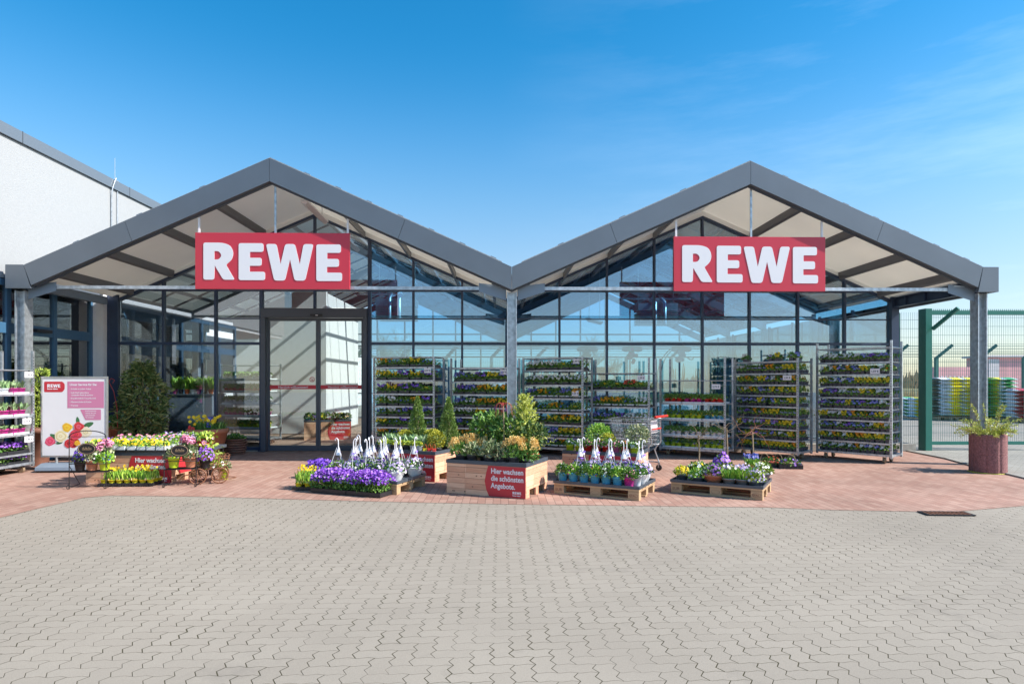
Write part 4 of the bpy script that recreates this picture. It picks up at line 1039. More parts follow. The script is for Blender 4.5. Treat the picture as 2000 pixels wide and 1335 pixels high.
def bell_tray(name, loc, rz, w, d, lab, cat='plant tray', fl='violet', n=700, h=.13, grp=None, rxy=(0, 0)):
    t = thing(name, lab, cat, loc, rz, grp); t.rotation_euler = (rxy[0], rxy[1], rz)
    b = MB(); b.box(-w / 2, -d / 2, 0, w / 2, d / 2, .012)
    for y in (-d / 2, d / 2 - .008): b.box(-w / 2, y, .0122, w / 2, y + .008, .055)
    for x in (-w / 2, w / 2 - .008): b.box(x, -d / 2 + .008, .0122, x + .008, d / 2 - .008, .055)
    b.build('tray', M['black'], t)
    b = MB(); b2 = MB(); bell_mass(b, b2, -w / 2 - .01, w / 2 + .01, -d / 2 - .01, d / 2 + .01, h, n)
    b2.build('foliage', M['leaf'], t); b.build('flowers', M['fl_' + fl], t); return t
for si, z in enumerate((.332, .152)):
    for k in range(3):
        bell_tray('bellflower_tray', P(.24 + k * .435, .27, z), a, .42, .46, f'black tray of violet bellflowers, {ordn(k + 1)} from left, {("lower", "bottom")[si]} shelf, left edge rack', n=300, grp=grp0, h=.12)
price_tag(P, a, 1.24, 1.72, '1,99 €', 'white price tag at the top of the left edge rack', w=.17)
price_tag(P, a, 1.20, .93, '0,59 €', 'white price tag in the middle of the left edge rack', w=.17)
price_tag(P, a, 1.24, .62, '3,99 €', 'lowest white price tag on the left edge rack', w=.17)

# ------------------------------------------------------------------ larch boxes with red panels
def planter_box(lab, N, L, panel='right', seed=0, side_panel=False, w=1.2, d=.8, h=.44):
    """N: near right foot of the front, L: left foot of the front"""
    v = N - L; a = math.atan2(v.y, v.x); mid = (N + L) / 2; org = mid - Vector((math.cos(a), math.sin(a), 0)) * w / 2
    t = thing('display_box', lab, 'wooden box', org, a, 'larch display boxes with red panels')
    rows = 6; rh = h / rows
    b = MB(); rr = random.Random(seed)
    cuts = [0, .24 * w, .255 * w, .54 * w, .56 * w, .80 * w, w]
    for r in range(rows):
        z0 = r * rh + .002; z1 = (r + 1) * rh - .002
        for i in range(len(cuts) - 1):
            b.box(cuts[i] + .001, 0, z0 if i % 2 == 0 or 1 else 0, cuts[i + 1] - .001, .02, z1)
    fr = b.build('front_boards', M['cwood'], t)
    b = MB()
    for k in range(7):
        x = rr.uniform(.05, w * .5); z = (rr.randrange(rows) + .5) * rh; b.raw([(x + .013 * math.cos(q), -.0012, z + .008 * math.sin(q)) for q in [0.785 * i for i in range(8)]], [tuple(range(8))])
    b.build('knots', M['terra_dark'], fr)
    b = MB(); sz = .11
    for r in range(rows):
        z0 = r * rh + .002; z1 = (r + 1) * rh - .002
        if z1 < sz + .01: continue
        for (ya, yb) in ((.021, .28), (.282, .54), (.542, d)): b.box(w - .02, ya, max(z0, sz), w, yb - .001, z1)
    for y in (.03, .36, .68): b.box(w - .03, y, .002, w - .002, y + .10, sz - .002)
    b.build('side_boards', M['cwood'], t)
    b = MB()
    for r in range(rows):
        z0 = r * rh + .002; z1 = (r + 1) * rh - .002
        b.box(0, .021, z0, .02, d, z1); b.box(.021, d - .02, z0, w - .021, d, z1)
    for y in (.03, .36, .68): b.box(.03, y, .002, w - .04, y + .09, .10)
    b.build('rear_boards', M['pwood'], t)
    b = MB(); b.box(.021, .021, h - .10, w - .021, d - .021, h - .09)
    b.box(-.006, -.006, h + .001, w + .006, .03, h + .02); b.box(-.006, d - .03, h + .001, w + .006, d + .006, h + .02); b.box(-.006, .0305, h + .001, .03, d - .0305, h + .02); b.box(w - .03, .0305, h + .001, w + .006, d - .0305, h + .02)
    b.box(-.006, -.009, h - .03, w + .006, -.0065, h + .012); b.box(w + .0065, -.006, h - .03, w + .009, d, h + .012)
    b.build('liner_rim', M['mat_grey'], t)
    x0 = w * .50
    if panel == 'full': poly = [(w * .36, .005), (w - .005, .005), (w - .005, h - .035), (w * .36, h - .035)]
    else:
        poly = [(x0 + .06, .005), (w - .003, .005), (w - .003, h - .035), (x0 + .05, h - .035)]
        arc = [(x0 + .02, h * .72), (x0 - .005, h * .45), (x0 + .02, h * .2)]
        poly = poly + arc
    b = MB(); b.prismY(poly, -.004, -.0005); b.build('red_panel', M['panel_red'], fr)
    tx = w * .575; s = .098
    text('Hier wachsen\ndie schönsten\nAngebote.', s, M['white'], fr, (tx, -.0055, h - .135), bold=.025, xs=.88, line=1.0)
    logo(.125, M['white'], fr, w - .19, -.0055, .055, .001)
    text('Besser leben.', .022, M['white'], fr, (w - .19, -.0055, .03), bold=.03)
    if side_panel:
        b = MB(); b.box(w + .0005, .18, .12, w + .004, d - .02, h - .035); b.build('red_panel', M['panel_red'], t)
    R3 = Matrix.Rotation(a, 3, 'Z')
    return (lambda x, y, z=0: org + R3 @ Vector((x, y, z))), a
B2, a2 = planter_box('front and centre larch box with red panel, holding evergreen shrubs', G(1027, 974.5), G(872.4, 961.5), seed=1, h=.45)
B3, a3 = planter_box('larch box behind the hanging baskets, holding box cones and tulips', G(854, 941.5), G(722, 931), panel='full', seed=2, h=.45)
B4, a4 = planter_box('larch box behind the blue pots, holding red and lime primula pots', W(1248, 9.23), W(1097, 9.7), panel='full', seed=3, h=.45)
B1, a1 = planter_box('larch box in front of the laurel, covered with yellow violas', W(339, 9.40), W(164, 9.45), seed=4, side_panel=True, w=1.35, h=.45)

# ------------------------------------------------------------------ pots and shrubs
def pot(b, rt, rb, h, n=16): b.lathe(potprof(rt, rb, h), (0, 0, 0), n); b.lathe([(rt * .93, h * .89), (.001, h * .9)], n=n, cap=False)
def potted(name, lab, cat, loc, rt, h, potm, build, rz=0, grp=None, rb=None):
    t = thing(name, lab, cat, loc, rz, grp); b = MB(); pot(b, rt, rb or rt * .75, h); b.build('pot', M[potm], t)
    build(t, h * .9, rt); return t
def f_mound(fl, n=170, lw=(.05, .03), rx_=.1, h=.1, leafm='leaf', nb=26, br=.02, eye='fl_yeye'):
    def g(t, z, rt):
        b = MB(); mound(b, n, rx_, rx_, h, lw[0], lw[1], z); b.build('foliage', M[leafm], t)
        if fl:
            b = MB(); ellblooms(b, nb, rx_ * .95, rx_ * .95, h, br, z + .01, eye=1 if eye else None); b.build('flowers', [M['fl_' + fl], M[eye or 'fl_yeye']], t)
    return g
def f_skimmia(hh, nc, rr=.15, fl='cream'):
    def g(t, z, rt):
        b = MB(); mound(b, 170, rr, rr, hh * .85, .075, .03, z, up=.6)
        for k in range(6): b.tube([(0, 0, z - .02), (rnd.uniform(-.08, .08), rnd.uniform(-.08, .08), z + hh * .6)], .004, 4)
        b.build('foliage', M['leaf'], t)
        b = MB()
        for _ in range(nc):
            d = rdir(.5); d.z = abs(d.z); c = Vector((d.x * rr, d.y * rr, z + hh * (.55 + .45 * d.z)))
            for q in range(80):
                u = rnd.random(); r = .038 * (1 - u * .75); an = rnd.uniform(0, 6.28)
                leaf(b, c + Vector((r * math.cos(an), r * math.sin(an), u * .095)), Vector((math.cos(an), math.sin(an), .6)), .018, .016)
        b.build('flower_heads', M['fl_' + fl], t)
    return g
def f_blades(n, h, w=.02, leafm='leaf_fresh', fl=None, rr=.08, nb=8, br=.022):
    def g(t, z, rt):
        b = MB()
        for _ in range(n):
            an = rnd.uniform(0, 6.28); r = rr * rnd.random() ** .5
            blade(b, (r * math.cos(an), r * math.sin(an), z), (math.cos(an) * .35, math.sin(an) * .35, 1.3) if 1 else 0, h * rnd.uniform(.7, 1.1), w, .18)
        b.build('foliage', M[leafm], t)
        if fl:
            b = MB()
            for _ in range(nb): bloom(b, (rnd.uniform(-rr, rr), rnd.uniform(-rr, rr), z + h * rnd.uniform(.75, 1.1)), (rnd.uniform(-.5, .5), -1, .4), br)
            b.build('flowers', [M['fl_' + fl], M['fl_yeye']], t)
    return g
def f_volume(n, inside, ln, w, leafm, trunk=None, up=.4, outward=True):
    """leaves through a volume; inside(u) -> (point, outward dir)"""
    def g(t, z, rt):
        b = MB()
        for _ in range(n):
            p, d = inside(); p = Vector(p); p.z += z; leaf(b, p, (Vector(d) + rdir(up) * .8).normalized(), ln * rnd.uniform(.7, 1.25), w)
        b.build('foliage', M[leafm], t)
        if trunk: b = MB(); b.tube([(0, 0, z - .02), (.01, 0, z + trunk)], .012, 6); b.build('stem', M['bark'], t)
    return g
def cone_shape(r, h):
    def i():
        u = 1 - rnd.random() ** .6; u = min(.99, u * 1.0); an = rnd.uniform(0, 6.28)
        prof = (1 - u) ** .8 * min(1, .55 + u * 3); rr = r * prof * rnd.uniform(.72, 1.08) * (1 + .16 * math.sin(an * 3 + u * 9) + .1 * math.sin(an * 5 - u * 23))
        return (rr * math.cos(an), rr * math.sin(an), u * h), (math.cos(an), math.sin(an), .5)
    return i
def ball_shape(r, z0):
    def i():
        d = rdir(); k = rnd.uniform(.7, 1.06); return (d.x * r * k, d.y * r * k, z0 + d.z * r * k * .92), d
    return i
# box two (centre)
pots2 = [(.16, .12, 'greypot', f_skimmia(.17, 11)), (.33, .13, 'greypot', f_mound(None, 200, (.07, .035), .13, .16, 'leaf_var')), (.60, .12, 'greypot', f_mound(None, 230, (.08, .04), .13, .2, 'leaf_var')),
         (.78, .12, 'greypot', f_mound('dark red', 200, (.07, .035), .11, .17, 'leaf_var', 10, .012, None)), (.97, .13, 'greypot', f_skimmia(.2, 14, .13)), (1.12, .24, 'greypot', f_skimmia(.24, 16, .14)), (.20, .34, 'greypot', f_skimmia(.24, 18, .17)), (.42, .36, 'greypot', f_skimmia(.2, 12, .13))]
labs2 = ['grey pot of cream skimmia at the left front corner of the centre box', 'grey pot of variegated ivy, second from left in the centre box front row', 'grey pot of variegated leaves in the middle of the centre box front row', 'grey pot of mottled leaves left of the red panel corner, centre box front row',
         'grey pot of cream skimmia above the red panel of the centre box', 'grey pot of cream skimmia nearest the right corner of the centre box', 'grey pot of orange skimmia behind the front row at left, centre box', 'grey pot of orange skimmia behind the front row near the stem, centre box']
for (x, y, pm, fn), lb in zip(pots2, labs2): potted('potted_shrub', lb, 'potted plant', B2(x, y, .352 if y > .2 else .40), .075, .14, pm, fn, grp='pots in the centre box')
potted('potted_citrus', 'orange pot with an upright leafy shrub at the right end of the centre box', 'potted plant', B2(1.09, .52, .352), .085, .19, 'orangepot', f_volume(260, ball_shape(.17, .26), .085, .035, 'leaf_dark', .3))
def camellia(t, z, rt):
    b = MB()
    for _ in range(900):
        d = rdir(); k = rnd.uniform(.4, 1.05); lump = 1 + .2 * math.sin(d.x * 7) * math.cos(d.z * 6); leaf(b, (d.x * .30 * k * lump, d.y * .18 * k, z + .33 + d.z * .26 * k * lump), (d + rdir(.4)), .065, .035)
    b.build('foliage', M['leaf'], t); b = MB(); ellblooms(b, 6, .25, .17, .3, .022, z + .12); b.build('flowers', [M['fl_yellow'], M['fl_yeye']], t)
potted('camellia_bush', 'dark glossy camellia bush behind the skimmias, left half of the centre box', 'shrub', B2(.38, .58, .352), .11, .2, 'greypot', camellia)
potted('camellia_bush', 'dark glossy camellia bush below the golden conifer in the centre box', 'shrub', B2(.78, .52, .352), .11, .18, 'greypot', camellia)
def conifer(t, z, rt, n=84, h=.86, r0=.36, lm='leaf_gold'):
    b = MB(); b.tube([(0, 0, z - .03), (0, 0, z + h * .95)], [.014, .004], 6); b.build('trunk', M['bark'], t)
    b = MB()
    for k in range(n):
        u = k / n; zz = z + .08 + u * (h - .08); an = k * 2.4; r = (r0 * (1 - u) ** .7 + .03) * rnd.uniform(.8, 1.15); tip = Vector((r * math.cos(an), r * math.sin(an), zz + r * rnd.uniform(.1, .5)))
        st = Vector((0, 0, zz - .05))
        for q in range(18):
            f = (q + 1) / 18; p = st.lerp(tip, f)
            for s in range(2): leaf(b, p, (tip - st).normalized() * .8 + rdir(.2), .05 * (1.1 - f * .4), .013)
    for _ in range(5): blade(b, (0, 0, z + h * .93), (rnd.uniform(-.2, .2), rnd.uniform(-.2, .2), 1), .09, .012, .1)
    b.build('foliage', M[lm], t)
potted('golden_conifer', 'tall feathery golden conifer in front of the middle column', 'shrub', B2(.93, .60, .352), .10, .17, 'greypot', conifer)
def willow(t, z, rt, h, spread, col):
    b = MB(); b.tube([(0, 0, z - .02), (.01, 0, z + h * .5), (0, .01, z + h)], [.012, .011, .010], 6); b.build('stem', M['bark'], t)
    b = MB()
    for k in range(10):
        an = k * 2.4 + rnd.uniform(-.4, .4); p = Vector((0, 0, z + h * rnd.uniform(.86, 1.0))); d = Vector((math.cos(an), math.sin(an) * .6, rnd.uniform(-.1, .8))); pts = [p]
        for q in range(9):
            d = (d + rdir() * .55).normalized(); d.z -= .06; p = p + d * spread / 6.5; pts.append(p)
        b.tube(pts, [.0032 - .00026 * i for i in range(len(pts))], 4)
    b.build('twigs', M[col], t)
def stemtree(t, z, rt, h=.74, spread=.16, col='redtwig', n=13):
    b = MB(); b.tube([(0, 0, z - .02), (.01, 0, z + h * .5), (0, .01, z + h)], [.012, .011, .010], 6); b.build('stem', M['bark'], t)
    b = MB()
    for k in range(n):
        an = k * 6.28 / n + rnd.uniform(-.3, .3); r = spread * rnd.uniform(.6, 1.1); dz = rnd.uniform(.1, .4) * spread * 3
        b.tube([(0, 0, z + h), (r * .4 * math.cos(an), r * .4 * math.sin(an), z + h + .05), (r * .8 * math.cos(an), r * .8 * math.sin(an), z + h + .02), (r * math.cos(an), r * math.sin(an), z + h - dz)], [.0028, .0024, .002, .0015], 4)
    b.build('twigs', M[col], t)
potted('weeping_standard', 'bare standard with drooping red twigs rising from the centre box', 'small tree', B2(.72, .33, .352), .07, .13, 'greypot', stemtree)
# box three
for k, (x, y, lb) in enumerate(((.47, .62, 'left clipped box cone behind the hanging baskets'), (1.13, .52, 'right clipped box cone at the corner of the tulip box'))):
    potted('box_cone', lb, 'topiary', B3(x, y, .352), .10, .17, 'greypot', f_volume(5200, cone_shape(.17, .80), .03, .017, 'leaf_box', .4), grp='clipped box cones')
for k, (x, y, r, lb) in enumerate(((.36, .42, .125, 'yellow green box ball left of the cones'), (.78, .60, .14, 'yellow green box ball between the two cones'), (1.04, .30, .13, 'yellow green box ball in front of the right cone'))):
    potted('box_ball', lb, 'topiary', B3(x, y, .352), .08, .14, 'greypot', f_volume(1700, ball_shape(r * 1.08, .14), .028, .017, 'leaf_yellow'), grp='clipped box balls')
for k in range(9):
    potted('potted_tulip', f'leafy unopened tulip pot, {ordn(k + 1)} from left in the tulip box behind baskets', 'potted plant', B3(.14 + k * .115, .27 + .03 * (k % 2), .40), .052, .10, 'greypot', f_blades(40, .24, .042, 'leaf_blue', rr=.05), grp='tulip pots')
for k, (x, pm, nm) in enumerate(((.13, 'whitepot', 'white'), (.25, 'whitepot', 'white'), (.37, 'greypot', 'dark'), (.49, 'greypot', 'dark'), (.61, 'greypot', 'dark'), (.73, 'whitepot', 'white'), (.85, 'whitepot', 'white'))):
    potted('potted_primula', f'{nm} pot of yellow primula, {ordn(k + 1)} from left along the tulip box rim', 'potted plant', B3(x, .10, .44), .052, .10, pm, f_mound('yellow', 90, (.05, .03), .06, .06, 'leaf_lime', 12, .014, None), grp='small primula pots')
t = thing('seed_tray', 'white tray with little red and yellow baskets at the tulip box corner', 'tray', B3(1.03, .11, .44), a3)
b = MB(); b.box(-.13, -.07, 0, .13, .07, .02); b.build('tray', M['white'], t)
for i in range(3):
    b = MB(); b.lathe(potprof(.034, .03, .04), (-.085 + i * .085, 0, .021), 10); q = b.build('basket', M['yellowpot' if i == 0 else 'red'], t)
    b = MB(); b.tube([(-.085 + i * .085 + .03 * math.cos(u), 0, .06 + .07 * math.sin(u)) for u in [k * .524 for k in range(7)]], .0035, 5); b.build('handle', M['orangepot'], q)
# box four
for k, (pm, fl, nm, f2) in enumerate((('lime', 'white', 'lime', 'white'), ('lime', 'white', 'lime', 'white'), ('red', 'pink', 'red', 'pink'), ('red', 'pink', 'red', 'pink'), ('red', 'pink', 'red', 'pink'), ('pinkpot', 'pink', 'pink', 'pink'), ('red', 'red', 'red', 'red'), ('lime', 'white', 'lime', 'white'))):
    potted('potted_daisy', f'{nm} pot of {f2} daisies, {ordn(k + 1)} from left in the box behind blue pots', 'potted plant', B4(.10 + k * .146, .10, .43), .067, .125, pm, f_mound(fl, 150, (.045, .026), .08, .085, 'leaf', 34, .015, 'fl_yeye'), grp='daisy pots in the right box')
potted('privet_bush', 'bright green upright privet bush at the left of the right box', 'shrub', B4(.46, .50, .352), .09, .15, 'greypot', f_volume(900, ball_shape(.19, .20), .038, .018, 'leaf_fresh', None, .9))
potted('privet_bush', 'low yellow green bush right of the privet in the right box', 'shrub', B4(.64, .36, .352), .08, .14, 'greypot', f_volume(500, ball_shape(.13, .12), .034, .018, 'leaf_yellow'))
potted('variegated_bush', 'cream and green variegated bush beside the shopping cart', 'shrub', B4(1.10, .42, .38), .10, .16, 'greypot', f_volume(700, ball_shape(.17, .19), .04, .024, 'leaf_var', .1))
# box one
rr_ = random.Random(5)
def viola_pack(loc, rz, fl, lab, n=2):
    t = thing('viola_tray', lab, 'plant tray', loc, rz, 'viola trays on the left box')
    b = MB(); b.box(-.30, -.09, 0, .30, .09, .03); b.build('tray', M['black'], t)
    for i in range(4):
        b = MB(); x = -.225 + i * .15; b.box(x - .062, -.085, .031, x + .062, .08, .085); b.build('pot', M['whitepot'], t)
    b = MB(); b2 = MB()
    for i in range(4):
        x = -.225 + i * .15; mound(b, 110, .085, .09, .085, .04, .022, .08, x, 0); ellblooms(b2, 34 if fl == 'yellow' else 15, .075, .08, .10, .019, .10, x, 0)
    b.build('foliage', M['leaf_fresh'], t); b2.build('flowers', [M['fl_' + fl], M['fl_yeye']], t)
viola_pack(B1(.33, .07, .475), a1, 'yellow', 'tray of yellow violas in white pots, left half of the left box rim')
viola_pack(B1(.95, .07, .475), a1, 'yellow', 'tray of yellow violas in white pots, right half of the left box rim')
for k, (x, y, fl, lb) in enumerate(((.33, .30, 'purple', 'tray of purple and green violas behind yellow ones, left half of left box'), (.95, .30, 'lilac', 'tray of lilac violas behind the yellow ones, right half of left box'), (.40, .53, 'pink', 'tray of pink daisies at the back left of the left box'), (1.0, .53, 'pink', 'tray of pink daisies at the back right of the left box'), (1.0, .72, 'lilac', 'rearmost tray of pale primulas in the left box'))):
    viola_pack(B1(x, y, .44 + y * .12), a1, fl, lb)
for k, (px, D, pm, nm, fl) in enumerate(((356, 10.3, 'red', 'red', 'pink'), (377, 10.4, 'yellowpot', 'yellow', 'white'), (396, 10.2, 'red', 'red', 'yellow'))):
    p = W(px, D); p.z = .47
    t_ = potted('potted_primula', f'{nm} pot of primroses, {ordn(k + 1)} of three at the right end of left box', 'potted plant', p, .075, .14, pm, f_mound(fl, 130, (.06, .035), .085, .08, 'leaf_fresh', 14, .018, 'fl_yeye'), grp='primrose pots')
t = thing('display_table', 'low dark table behind the left box carrying red and yellow pots', 'table', W(378, 10.35), 0)
b = MB(); b.box(-.42, -.2, .42, .42, .3, .468); b.build('table_top', M['mat_grey'], t)
for sx in (-.38, .34):
    for sy in (-.18, .24): b = MB(); b.box(sx, sy, 0, sx + .04, sy + .04, .418); b.build('leg', M['iron'], t)
b = MB(); b.box(-.34, -.17, .2, .33, -.165, .40); b.build('red_panel', M['panel_red'], t)
def trailing(t, z, rt):
    b = MB()
    for _ in range(260):
        x = rnd.gauss(0, .075); zz = rnd.uniform(-.35, .18); y = rnd.gauss(0, .1); leaf(b, (x + zz * -.25, y, z + zz), rdir(.1), .075, .05)
    b.build('foliage', M['leaf_lime'], t); b = MB(); bloom(b, (.02, -.14, z + .03), (0, -1, .2), .045); ellblooms(b, 3, .14, .12, .2, .02, z); b.build('flowers', [M['fl_pink'], M['fl_orange']], t)
p = W(405, 10.15); p.z = .42
potted('trailing_ivy', 'pale green trailing ivy with a pink bloom spilling from the left box', 'potted plant', p, .08, .12, 'red', trailing)
# ------------------------------------------------------------------ pallets and their loads
def pallet(lab, N, L, w=1.2, d=.8):
    v = N - L; a = math.atan2(v.y, v.x); mid = (N + L) / 2; org = mid - Vector((math.cos(a), math.sin(a), 0)) * w / 2
    t = thing('pallet', lab, 'pallet', org, a, 'wooden pallets with grey trays')
    b = MB()
    for y in (0, .31, .70): b.box(0, y, .003, w, y + .10, .024)
    for k in range(5): b.box(0, k * .165, .126, w, k * .165 + .14, .146)
    for x in (0, .53, 1.055): b.box(x, 0, .104, x + .145, d, .1255)
    b.build('boards', M['pwood'], t)
    for i, x in enumerate((0, .53, 1.055)):
        for y in (0, .35, .70):
            b = MB(); b.box(x, y, .0245, x + .145, y + .10, .1035); q = b.build('block', M['pwood'], t)
            if y == 0:
                if i == 0: text('EUR', .055, M['terra_dark'], q, (x + .02, -.001, .045), bold=.01, ext=.0005)
                elif i == 2: text('EPAL', .04, M['terra_dark'], q, (x + .02, -.001, .05), bold=.01, ext=.0005)
                if i:
                    b = MB(); b.tube([(x + .0725 + .055 * math.cos(u), -.001, .064 + .028 * math.sin(u)) for u in [k * .393 for k in range(16)]], .0012, 4, closed=True); b.build('stamp', M['terra_dark'], q)
    b = MB(); b.box(-.01, -.01, .147, w + .01, d + .01, .155)
    for (x0, y0, x1, y1) in ((-.01, -.012, w + .01, .004), (-.01, d - .004, w + .01, d + .012), (-.012, .0045, .004, d - .0045), (w - .004, .0045, w + .012, d - .0045)): b.box(x0, y0, .1555, x1, y1, .185)
    b.build('tray_mat', M['mat_grey'], t)
    R3 = Matrix.Rotation(a, 3, 'Z'); return (lambda x, y, z=0: org + R3 @ Vector((x, y, z))), a
P1, b1 = pallet('pallet under the white hanging baskets, grey tray on top', G(785, 967), G(624, 955))
P2, b2 = pallet('pallet right of the centre box carrying blue pots', G(1247, 978), G(1083, 963))
P3, b3 = pallet('rightmost pallet carrying bowls and mixed spring flowers', G(1482, 976.5), G(1317, 961.5))
def basket(loc, rz, fl, lab, fl2=None, sc__=1.0):
    t = thing('hanging_basket', lab, 'hanging basket', loc, rz, 'white hanging baskets with hooks', sc__)
    b = MB(); b.lathe([(.075, 0), (.105, .05), (.135, .13), (.14, .135), (.128, .135), (.12, .12), (.001, .12)], n=18, cap=False); b.lathe([(.001, 0), (.075, 0)], n=18, cap=False); b.build('bowl', M['whitepot'], t)
    b = MB(); mound(b, 170, .15, .15, .12, .045, .024, .12); b.build('foliage', M['leaf'], t)
    b = MB(); ellblooms(b, 55, .15, .15, .15, .019, .13); b.build('flowers', [M['fl_' + fl], M['fl_yeye']], t)
    if fl2: b = MB(); ellblooms(b, 22, .16, .16, .12, .018, .13); b.build('flowers', [M['fl_' + fl2], M['fl_yeye']], t)
    top = .44; b = MB()
    for k in range(3):
        an = k * 2.094 + .5; b.tube([(.13 * math.cos(an), .13 * math.sin(an), .13), (.02 * math.cos(an), .02 * math.sin(an), top)], .0035, 5)
    b.tube([(0, 0, top - .02), (0, 0, top + .08), (.006, 0, top + .115), (.026, 0, top + .135), (.046, 0, top + .118), (.044, 0, top + .098)], .0075, 6); hk = b.build('hook', M['white'], t)
    b = MB(); b.lathe([(.044, 0), (.014, .09)], (0, 0, .33), 12, cap=False); cone = b.build('care_label', M['white'], t)
    b = MB(); bloom(b, (0, -.045, .365), (0, -1, .3), .02); bloom(b, (.03, -.032, .37), (.5, -1, .3), .013); b.build('printed_flower', [M['fl_purple'], M['fl_lilac']], cone)
    return t
k = 0
spots = []
for r_, y in enumerate((.16, .42, .68)):
    for c_ in range(5 if r_ != 1 else 4): spots.append((.14 + c_ * .235 + (.11 if r_ == 1 else 0) + rnd.uniform(-.015, .015), y, r_, c_))
cols_ = ['lilac', 'lilac', 'purple', 'lilac', 'lilac', 'purple', 'lilac', 'purple', 'lilac', 'violet', 'lilac', 'purple', 'lilac', 'lilac']
for (x, y, r_, c_), fl in zip(spots, cols_):
    basket(P1(x, y, .157), rnd.uniform(0, 6), fl, f'white basket of {fl} violas, {ordn(c_ + 1)} from left, {("front", "middle", "back")[r_]} row, leftmost pallet', 'white' if fl == 'lilac' else None)
for i in range(5):
    basket(P2(.16 + i * .225, .66, .157), rnd.uniform(0, 6), ('purple', 'lilac', 'lilac', 'purple', 'lilac')[i], f'white hanging basket, {ordn(i + 1)} from left, back row of the blue pot pallet', 'lilac')
for i in range(5):
    basket(P2(.22 + i * .215, .42, .157), rnd.uniform(0, 6), ('lilac', 'lilac', 'lilac', 'lilac', 'purple')[i], f'white hanging basket, {ordn(i + 1)} from left, middle row of the blue pot pallet', 'white')
for i in range(7):
    pm, nm = ('bluepot', 'blue') if i < 6 else ('magenta', 'magenta')
    potted('potted_daisy', f'{nm} bucket of daisies, {ordn(i + 1)} from left, front row of the middle pallet', 'potted plant', P2(.09 + i * .158, .10, .157), .070, .13, pm,
           f_mound(('white', 'pink', 'white', 'red', 'white', 'white', 'pink')[i], 260, (.055, .022), .095, .12, 'leaf_fresh' if i % 2 else 'leaf', 22, .013, 'fl_yeye'), grp='coloured buckets on the middle pallet')
potted('potted_daisy', 'white bucket of lilac violas at the right end of the middle pallet', 'potted plant', P2(1.09, .26, .157), .075, .15, 'whitepot', f_mound('lilac', 220, (.05, .025), .11, .16, 'leaf', 40, .018))
# violet bellflower trays and small daffodil tray by pallet one
for i, (px, py, w_, d_, lb) in enumerate(((655, 962, .60, .42, 'left tray of dense violet bellflowers in front of the white baskets'), (722, 967.5, .58, .42, 'right tray of dense violet bellflowers in front of the white baskets'))):
    p = G(px, py); bell_tray('bellflower_tray', p + Vector((0, .12, .01)), b1 - .04, w_, d_, lb, n=1900, h=.24, grp='bellflower trays on the ground')
p = G(625, 932) + Vector((0, 0, .0)); bell_tray('bellflower_tray', p, b1, .36, .36, 'dark purple bellflower tray behind the left end of the bellflowers', fl='purple', n=500, h=.22)
def daff_tray(loc, rz, w, d, n, lab, nb, h=.2):
    t = thing('daffodil_tray', lab, 'plant tray', loc, rz, 'daffodil trays on the ground')
    b = MB(); b.box(-w / 2, -d / 2, .01, w / 2, d / 2, .05)
    for k in range(8): b.box(-w / 2 + k * w / 7.9, -d / 2 - .012, .0, -w / 2 + k * w / 7.9 + .03, -d / 2 - .0005, .05)
    b.build('tray', M['black'], t)
    b = MB(); nn = max(2, int(w / .11)); mm = max(1, int(d / .11))
    for i in range(nn):
        for j in range(mm): b.lathe(potprof(.05, .04, .05), (-w / 2 + (i + .5) * w / nn, -d / 2 + (j + .5) * d / mm, .051), 9)
    b.build('pots', M['yellowpot'], t)
    b = MB(); b2 = MB(); b3_ = MB()
    for _ in range(n):
        x, y = rnd.uniform(-w / 2 + .02, w / 2 - .02), rnd.uniform(-d / 2 + .02, d / 2 - .02)
        blade(b, (x, y, .09), (rnd.uniform(-.2, .2), rnd.uniform(-.25, .15), 1), h * rnd.uniform(.75, 1.1), .016, .12)
        if rnd.random() < .2: b3_.lathe([(.004, 0), (.016, .012), (.013, .03), (.004, .045)], (x, y, .085), 6)
    for _ in range(nb): bloom(b2, (rnd.uniform(-w / 2, w / 2), rnd.uniform(-d / 2, d / 2), .09 + h * rnd.uniform(.85, 1.2)), (rnd.uniform(-.6, .6), -1, .4), rnd.uniform(.014, .022))
    b.build('foliage', M['leaf_fresh'], t); b3_.build('bulbs', M['fl_cream'], t); b2.build('flowers', [M['fl_yellow'], M['fl_orange']], t)
daff_tray(G(258, 946), R(2), .78, .36, 620, 'wide tray of young daffodils in yellow pots before the left box', 60, h=.155)
daff_tray(G(600, 953), R(-8), .28, .36, 240, 'small tray of young daffodils left of the bellflowers', 26)
# pallet three
def bowlpot(name, lab, x, y, rt, h, pm, fn, z=.157): return potted(name, lab, 'potted plant', P3(x, y, z), rt, h, pm, fn, grp='bowls on the right pallet', rb=rt * .55)
bowlpot('flower_bowl', 'slate bowl of yellow violas at the left front corner of right pallet', .12, .16, .09, .09, 'slate', f_mound('yellow', 170, (.045, .025), .12, .11, 'leaf_lime', 55, .02))
bowlpot('flower_bowl', 'slate bowl of pale primroses, second along the front of right pallet', .33, .12, .11, .08, 'slate', f_mound('white', 200, (.05, .03), .12, .10, 'leaf_fresh', 26, .016))
bowlpot('flower_bowl', 'terracotta bowl of lilac crocuses along the front of right pallet', .55, .14, .145, .12, 'terra', f_mound('violet', 260, (.06, .014), .15, .13, 'leaf', 80, .019))
bowlpot('flower_bowl', 'grey stone bowl of grape hyacinths with a daisy, right pallet front', .76, .12, .095, .09, 'greystone', f_blades(130, .17, .011, 'leaf_fresh', 'white', .09, 5, .02))
bowlpot('flower_bowl', 'grey stone bowl of pink hyacinth spikes, right pallet front', .93, .13, .095, .09, 'greystone', f_blades(130, .19, .012, 'leaf_fresh', 'lilac', .09, 30, .014))
